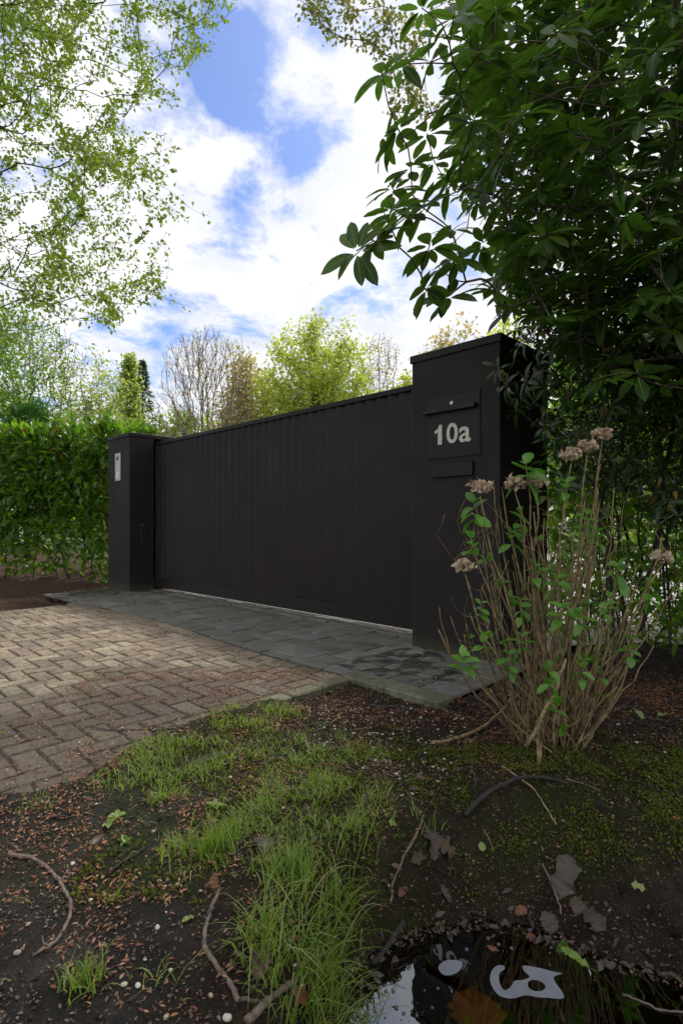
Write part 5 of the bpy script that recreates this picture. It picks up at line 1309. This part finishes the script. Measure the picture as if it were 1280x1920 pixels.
lobed('green_leaf', 188, 1378, .026, 1.5, M['limeleaf'], 'green leaf on the bricks next to the twig', 2, .3, .5, .2, z=.006)
lobed('green_leaf', 86, 1276, .026, .6, M['limeleaf'], 'yellowish leaf scrap on the middle of the bricks', 2, .3, .8, .2, z=.006)
lobed('green_leaf', 3, 1376, .035, .9, M['limeleaf'], 'bright leaf on the bricks at the left edge', 2, .3, .7, .2, z=.006)
lobed('green_leaf', 352, 1730, .032, .1, M['limeleaf'], 'pale green leaf tip near the speckled stick', 0, 0, .5, .3, z=.008)
lobed('sunken_leaf', 892, 1905, .14, 2.9, M['orange'], 'large amber leaf lying under the water at the bottom', 0, 0, .95, .0, at=Vector((*wpx(893,1905,-.30), -.302)), cat='leaf')
# little weeds
def weed(px, py, label, n=7, s_=.03, mat='limeleaf', Bz=None):
    p = gp(px, py, .0); rt = empty('weed', p, 0, label, 'plant')
    for k in range(n):
        a = k*2*math.pi/n+random.gauss(0,.3); e = random.uniform(.15,.7); d = np.array([math.cos(a)*math.cos(e), math.sin(a)*math.cos(e), math.sin(e)])
        o = meshobj('leaf', WEED_ME[mat][k % 3], rt); S_ = s_*random.uniform(.7,1.2); Bz_ = frames(d[None], np.array([[0,0,1.0]]))[0]
        o.matrix_basis = Matrix([[*(Bz_[r]*S_), 0] for r in range(3)]+[[0,0,0,1]])
WEED_ME = {m_: [npmesh('leaf', tv, tf, M[m_], True) for tv, tf in TPL['hyd']] for m_ in ('limeleaf', 'laurel')}
weed(222, 1535, 'fresh light green seedling with broad leaves on the mud', 7, .036)
weed(402, 1515, 'yellow-green seedling in the middle of the grass', 8, .036)
weed(205, 1548, 'second smaller light green seedling just left of the first', 5, .028)
weed(620, 1300, 'low grey-green weed at the grass edge by the kerb', 9, .022, 'laurel')
weed(236, 1580, 'flat dull green weed rosette on the mud', 6, .026, 'laurel')
weed(700, 1420, 'small green weed among the pebbles', 6, .018)

# ------------------------------------------------------------------ loose stuff: pebbles, bud scales, grass, moss
def scatter(n, xr, yr, dens):
    x = rng.uniform(*xr, n); y = rng.uniform(*yr, n); k = rng.random(n) < dens(x, y); return x[k], y[k]
ico = (np.array(icoV, float), [np.array(icoF)])
bmi = bmesh.new(); bmesh.ops.create_icosphere(bmi, subdivisions=2, radius=1); bmi.verts.index_update()
ico2 = (np.array([v.co[:] for v in bmi.verts]), [np.array([[v.index for v in f.verts] for f in bmi.faces])]); bmi.free()
def pebbles(name, x, y, sz, tpl, label):
    n = len(x); S = (sz[0]+(sz[1]-sz[0])*rng.random(n)**2.2)[:,None]*rng.uniform([.75,.6,.35],[1.3,1,.7],(n,3))
    z = ground_at(x, y)+S[:,2]*.35
    me = inst_mesh(name, tpl, frames(unit(rng.normal(0,1,(n,3))*[1,1,.12]), unit(rng.normal(0,.15,(n,3))+[0,0,1])), np.stack([x,y,z],-1), S, M['pebble'], True)
    return tag(meshobj(name, me), label, 'gravel', kind='stuff')
def g_dens(x, y):
    px, py = proj(np.stack([x, y, ground_at(x, y)], -1)); ins = inpoly(px, py, [(600,1320),(700,1312),(860,1340),(900,1380),(840,1440),(800,1510),(700,1480),(620,1420),(570,1370)])
    return np.where(ins, 1.1*(.3+1.0*fbm(x,y,.12,7)), .10*fbm(x,y,.3,8))
x, y = scatter(9000, (-1.6, 1.6), (1.15, 3.3), g_dens)
k = ~((y < 1.65) & (x > -.05)); pebbles('gravel', x[k], y[k], (.003,.0105), ico, 'small cream and grey pebbles strewn on the soil below the kerb')
uu = rng.uniform(-4.2, .8, 900); vv = rng.uniform(-3.2, .3, 900); X_, Y_ = OX+UX*uu+VX*vv, OY+UY*uu+VY*vv; pebbles('stone_chips', X_, Y_, (.002,.007), ico, 'tiny pale stone chips scattered on the bricks and slates')
spots = [(299,1655,.011,'smooth grey-cream pebble on the mud, right of the middle'),(333,1662,.012,'chunky cream pebble next to the smooth grey one'),(376,1674,.010,'cream pebble near the top of the speckled stick'),(309,1665,.009,'small narrow cream pebble between two larger pebbles'),(137,1621,.011,'pale flat pebble inside the bend of the bow stick'),(33,1791,.015,'flat cream stone by the lower end of the bow stick'),
 (295,1741,.011,'knobbly cream pebble on the mud left of the speckled stick'),(272,1801,.008,'round white pebble at the bottom centre left'),(320,1824,.009,'white pebble with a chipped top'),(259,1851,.011,'bright white rounded pebble at the bottom'),(233,1850,.011,'grey pebble beside the bright white one'),(426,1914,.016,'angular white stone at the bottom edge'),
 (288,1560,.010,'pale pebble at the grass edge beside the seedling'),(345,1478,.012,'two-toned beige stone in the grass'),(432,1460,.013,'round beige stone on the soil inside the grass'),(509,1608,.008,'small pebble by the grey leaf in the grass'),(728,1667,.009,'white pebble beside the oval rust leaf'),(934,1520,.008,'white pebble right of the dark arched branch'),(507,1440,.010,'off-white stone above the lush grass'),(560,1440,.010,'pale stone left of the gravel patch'),
 (860,1480,.008,'lone white pebble on the mossy soil'),(845,1432,.009,'cream pebble on the soil below the split stick'),(830,1404,.007,'small buff pebble near the split stick'),(186,1614,.010,'dark grey pebble on the mud'),(170,1690,.010,'half-buried grey stone in the mud'),(312,1910,.011,'grey-brown stone at the bottom edge'),(395,1870,.009,'tan pebble left of the speckled stick end')]
pm = []
for k in range(5):
    V = ico2[0]*(1+.12*(rng.random(len(ico2[0]))[:,None]-.5))*[1.15,.9,.62]; pm.append(npmesh('pebble', V, ico2[1], M['pebble'], True))
for px, py, r_, lb_ in spots:
    o = meshobj('pebble', random.choice(pm)); o.location = gp(px, py, r_*.25); o.scale = (r_*.55,)*3; o.rotation_euler = (random.gauss(0,.2), random.gauss(0,.2), random.uniform(0,6)); tag(o, lb_, 'pebble', 'larger pebbles on the soil')
# bud scales
sV = np.array([(-.10,0,0),(.10,0,.05),(-.19,.45,.16),(.15,.5,.04),(-.04,1,.06),(.03,1,-.02)], float); sF = [np.array([(0,1,3,2),(2,3,5,4)])]
def s_dens(x, y):
    u, v = toUV(x, y); pavb = ((u < ubound(v)) & (u > -4.15) & (v < -.8) & (v > -3.4)); pavs = (u < .87) & (u > -5.35) & (v > -.92) & (v < .4)
    c = fbm(x, y, .13, 21); c2 = fbm(x, y, .45, 23, 3)
    d = np.clip((c-.40)*6, 0.05, 1)*np.clip((c2-.28)*3.4, .15, 1); d = d*np.where((x > -.6) & (y > 2.2), 1.3, 1)
    d = np.where(pavb, d*.5+.45*np.clip((u+1.6)*1.0, 0, 1)*np.clip(c*1.6-.25,0,1), d); d = np.where(pavs, .04+.55*np.clip((fbm(x,y,.2,31)-.56)*8, 0, 1), d)
    d = np.where((x > -.02) & (y < 1.7), d*.35, d); return np.where(inpoly(x, y, POND), 0, np.where((x < -2.2)&(~pavb)&(~pavs), .8, d))
x, y = scatter(105000, (-1.5, 2.0), (.9, 3.4), s_dens); x2, y2 = scatter(40000, (-5, 1.2), (3.2, 8.4), s_dens); x = np.r_[x, x2]; y = np.r_[y, y2]; n = len(x)
z = ground_at(x, y)+.0035+rng.random(n)*.003
me = inst_mesh('bud_scales', (sV, sF), frames(unit(rng.normal(0,1,(n,3))*[1,1,.22]), unit(rng.normal(0,.45,(n,3))+[0,0,1])), np.stack([x,y,z],-1), rng.uniform(.005,.016,n), M['scale'])
tag(meshobj('bud_scales', me), 'orange-brown beech bud scales littering the soil and paving', 'litter', kind='stuff')
# small crumbled dead leaves
def l_dens(x, y): return np.where(inpoly(x, y, POND), 0, np.clip((fbm(x,y,.2,41)-.45)*4, .03, .9))*np.where(x > -.3, 1, .3)
x, y = scatter(1500, (-1.2, 2.4), (1.3, 4.0), l_dens); u, v = toUV(x, y); k = ~(((u < .87) & (v > -.92)) | ((u < ubound(v)) & (v > -3.4))); x, y = x[k], y[k]
x2 = rng.uniform(-6.5, -2.9, 1500); y2 = rng.uniform(5.6, 9.5, 1500); u, v = toUV(x2, y2); k = (u < -4.2); x = np.r_[x, x2[k]]; y = np.r_[y, y2[k]]; n = len(x)
for tp, mt in ((TPL['laurel'][1], 'deadleaf'), (TPL['laurel'][2], 'greyleaf')):
    sel = rng.random(n) < .5
    me = inst_mesh('leaf_litter', tp, frames(unit(rng.normal(0,1,(n,3))*[1,1,.2])[sel], unit(rng.normal(0,.3,(n,3))+[0,0,1])[sel]), np.stack([x,y,ground_at(x,y)+.008],-1)[sel], rng.uniform(.015,.045,n)[sel], M[mt], True)
    tag(meshobj('leaf_litter', me), 'small brown dead leaves littering the soil' if mt == 'deadleaf' else 'small grey dead leaves littering the soil', 'litter', kind='stuff')

# grass
def blades(x, y, L_, w, mat, name, label, lean=.5, dirx=None, segs=4):
    n = len(x); z = ground_at(x, y)-.003; a = rng.uniform(0, 6.28, n); dv = np.stack([np.cos(a), np.sin(a)], -1)
    if dirx is not None: dv = dv*.7+np.asarray(dirx); dv = dv/np.linalg.norm(dv, axis=1, keepdims=True)
    ln = np.abs(rng.normal(lean, lean*.4, n)); sd_ = np.stack([-dv[:,1], dv[:,0]], -1)
    tw = rng.normal(0,.5,n); sd3 = np.stack([sd_[:,0]*np.cos(tw)+dv[:,0]*np.sin(tw), sd_[:,1]*np.cos(tw)+dv[:,1]*np.sin(tw), np.zeros(n)], -1)
    rows = []
    for i in range(segs+1):
        t = i/segs; ang = ln*t*1.5; fwd = L_*t*np.sin(np.minimum(ang, 2.2)*.75+.12)*.95; up = L_*t*np.cos(np.minimum(ang, 2.0)*.75)
        c = np.stack([x+dv[:,0]*fwd, y+dv[:,1]*fwd, z+np.maximum(up, .004)], -1); hw = (w*(1-t**1.6)+.0001)[:,None]*.5
        rows += [c-sd3*hw, c+sd3*hw]
    V = np.stack(rows, 1).reshape(-1, 3); k = 2*(segs+1); f = np.array([(2*i, 2*i+1, 2*i+3, 2*i+2) for i in range(segs)])
    Fc = (f[None]+(np.arange(n)*k)[:,None,None]).reshape(-1, 4)
    return tag(meshobj(name, npmesh(name, V, Fc, M[mat], True)), label, 'grass', kind='stuff')
gpoly = [(160,1470),(250,1400),(360,1355),(480,1310),(560,1318),(600,1350),(700,1380),(735,1420),(730,1480),(745,1560),(720,1620),(690,1680),(700,1750),(670,1800),(640,1850),(640,1940),(480,1940),(470,1850),(430,1760),(420,1690),(380,1640),(280,1640),(270,1580),(300,1540),(260,1510),(190,1490)]
bare = [[(300,1510),(420,1480),(440,1420),(500,1430),(480,1500),(400,1560),(320,1560)], [(600,1340),(800,1330),(800,1460),(740,1420),(650,1390)], [(560,1640),(640,1610),(650,1700),(600,1690)]]
def gr_d(x, y):
    px, py = proj(np.stack([x,y,ground_at(x,y)],-1)); i = inpoly(px, py, gpoly); d = np.where(i, np.clip((fbm(x,y,.09,51)-.44)*7, .05, 1), .004)
    for b_ in bare: d = np.where(inpoly(px, py, b_), d*.16, d)
    return np.where(inpoly(x, y, POND), 0, d)
x, y = scatter(42000, (-1.1, .7), (1.0, 3.0), gr_d); n = len(x)
blades(x, y, rng.uniform(.015,.066,n)*(.35+1.3*fbm(x,y,.12,52)), rng.uniform(.0022,.0044,n), 'grass', 'grass', 'patchy green grass between the bricks and the pond', .8)
def tuft(px, py, n, r_, L_, label, lean=.5, w=(.0022,.0044), dirx=None):
    n = int(n*.46); c = gp(px, py); x = c[0]+rng.normal(0, r_, n); y = c[1]+rng.normal(0, r_, n)
    return blades(x, y, rng.uniform(*L_, n), rng.uniform(*w, n), 'grass', 'grass_tuft', label, lean, dirx, 5)
tf = [(395,1600,260,.022,(.05,.115),'tall upright dark green grass tuft in the middle of the verge',.35),(540,1640,330,.035,(.05,.11),'broad bright grass tuft right of the tall one',.5),(155,1845,210,.02,(.03,.075),'lone grass tuft on the bare mud at the lower left',.6),
 (600,1480,400,.06,(.03,.075),'lush bright grass patch behind the grey leaf',.45),(520,1335,260,.05,(.03,.06),'grass fringe along the brick edge at the top',.5),(300,1420,420,.07,(.03,.065),'grass clump creeping over the bricks at the left',.5),(225,1470,180,.04,(.03,.06),'sparse grass at the left end of the verge',.7),
 (590,1760,320,.05,(.09,.19),'long pale drooping grass beside the pond',.85),(560,1850,340,.055,(.09,.19),'long arching grass at the bottom centre',.85),(640,1700,200,.03,(.08,.16),'long grass hanging over the pond bank',.8),(500,1760,160,.03,(.06,.14),'fine long grass by the speckled stick',.75),(620,1900,220,.04,(.08,.17),'long grass at the bottom edge next to the water',.85),
 (700,1500,150,.035,(.03,.07),'thin grass between gravel and moss',.6),(60,1510,110,.035,(.015,.035),'short grass sprigs at the lower brick edge',.7),(670,1560,200,.04,(.04,.09),'soft grass above the bank',.6),(335,1600,150,.03,(.03,.08),'fine grass left of the tall tuft',.7),(800,1560,40,.03,(.03,.08),'few grass blades by the oak leaves',.7),(215,1690,26,.01,(.03,.07),'tiny grass seedling on the mud',.6),
 (300,1830,30,.02,(.03,.06),'few blades of grass at the bottom centre left',.8),(430,1560,160,.04,(.04,.09),'bright grass behind the tall tuft',.5)]
for a in tf:
    tuft(*a[:4], a[4], a[5], a[6], dirx=((.25,-.2) if 'long' in a[5] else None))
x, y = scatter(5200, (-1.0, .5), (1.1, 2.8), lambda x, y: gr_d(x, y)*.8); n = len(x)
blades(x, y, rng.uniform(.02,.06,n), rng.uniform(.0015,.003,n), 'straw', 'dead_grass', 'flattened dead straw among the green grass', 1.6)
# moss shoots
def m_d(x, y):
    z = ground_at(x, y); mm = sstep(.25,.75,x)*sstep(2.55,2.15,y)*sstep(1.6,1.8,y)+.5*sstep(.0,.3,x)*sstep(2.4,2.2,y)*sstep(1.65,1.9,y)+.25*((x<.3)&(x>-.7)&(y>1.35)&(y<2.6))
    return np.clip(mm,0,1)*np.clip((fbm(x,y,.13,61)-.42)*7, .02, 1)*np.clip((fbm(x,y,.04,63)-.25)*4, .1, 1)
x, y = scatter(150000, (-.8, 1.9), (1.35, 2.7), m_d); n = len(x)
mV = np.array([(0,0,0),(.35,.1,.5),(-.35,.1,.5),(0,-.35,.55),(0,.3,1),(.12,0,.9)], float); mF = [np.array([(0,1,4),(0,4,2),(0,3,1),(0,2,3),(1,5,4)])]
me = inst_mesh('moss', (mV, mF), frames(unit(rng.normal(0,1,(n,3))*[1,1,.3]), unit(rng.normal(0,.35,(n,3))+[0,0,1])), np.stack([x,y,ground_at(x,y)-.001],-1), rng.uniform(.006,.015,n), M['mossleaf'])
tag(meshobj('moss', me), 'dark green moss carpet on the bank above the pond', 'moss', kind='stuff')
# soil crumbs
x, y = scatter(42000, (-1.3, 2.0), (1.0, 3.2), lambda x, y: np.where(inpoly(x,y,POND), 0, np.clip((fbm(x,y,.25,71)-.35)*2,0,1)*np.where(x>.4,1,.5))); u, v = toUV(x, y); k = ~(((u < .87) & (v > -.92)) | ((u < ubound(v)) & (v > -3.4))); x, y = x[k], y[k]; n = len(x)
me = inst_mesh('soil_crumbs', ico, frames(sph(n), sph(n)), np.stack([x,y,ground_at(x,y)+.001],-1), rng.uniform(.0015,.006,n)*(.6+.8*rng.random(n)), M['crumb']); tag(meshobj('soil_crumbs', me), 'crumbs of dark earth on the soil', 'soil', kind='stuff')
x, y = scatter(5200, (.35, 2.4), (1.5, 3.6), lambda x, y: np.where(inpoly(x,y,POND), 0, np.clip((fbm(x,y,.25,75)-.38)*3,0,1))*np.where((x > .75) | (y < 1.75), 1, .15)); u, v = toUV(x, y); k = ~((u < .9) & (v > -.95)); x, y = x[k], y[k]; n = len(x)
cV = ico2[0]*(1+.35*(rng.random(len(ico2[0]))[:,None]-.5)); S = (rng.random(n)**3*.013+.004)[:,None]*rng.uniform([.8,.7,.5],[1.3,1.1,.8],(n,3))
me = inst_mesh('earth_clods', (cV, ico2[1]), frames(sph(n), sph(n)), np.stack([x,y,ground_at(x,y)-.001],-1), S, M['crumb'], False); tag(meshobj('earth_clods', me), 'dark lumps of crumbly earth under the hydrangea and on the bank', 'soil', kind='stuff')
# fine litter: broken leaf bits over all bare soil, thick along the water's edge
def f_dens(x, y):
    u, v = toUV(x, y); pav = ((u < ubound(v)) & (v > -3.4)) | ((u < .88) & (v > -.93)); dp = distpoly(x, y, POND)
    d = np.clip((fbm(x,y,.16,81)-.33)*3.2, .06, 1)*np.where(x < -.35, .55, 1); d = np.maximum(d, .9*(dp < .12)*(y > 1.4)); d = np.where((x > .3) & (y < 2.2), d*.75, d)
    return np.where(inpoly(x, y, POND) & (dp > .03), 0, np.where(pav, .05, d))
x, y = scatter(110000, (-1.5, 2.2), (.95, 3.5), f_dens); n = len(x)
me = inst_mesh('leaf_crumbs', (sV*[1.8,1,1], sF), frames(unit(rng.normal(0,1,(n,3))*[1,1,.3]), unit(rng.normal(0,.5,(n,3))+[0,0,1])), np.stack([x,y,np.maximum(ground_at(x,y), WATER_Z)+.003],-1), rng.uniform(.003,.011,n), M['deadleaf']); tag(meshobj('leaf_crumbs', me), 'brown bits of rotted leaf covering the soil', 'litter', kind='stuff')
ang_ = rng.uniform(0, 1, 420); sx_ = .05+ang_*1.2+rng.normal(0,.02,420); sy_ = np.interp(sx_, [p[0] for p in POND[3:15]], [p[1] for p in POND[3:15]])+rng.normal(.01,.035,420); n = 420
me = inst_mesh('wet_leaves', TPL['laurel'][2], frames(unit(rng.normal(0,1,(n,3))*[1,1,.25]), unit(rng.normal(0,.4,(n,3))+[0,-.2,1])), np.stack([sx_,sy_,np.maximum(ground_at(sx_,sy_), WATER_Z)+.004],-1), rng.uniform(.010,.036,n)*(rng.random(n) < .6), M['wetleaf'], True); tag(meshobj('wet_leaves', me), 'wet dark leaves drifted along the far edge of the pond', 'litter', kind='stuff')
for o in COL.objects:
    if '_set' in o: del o['_set']
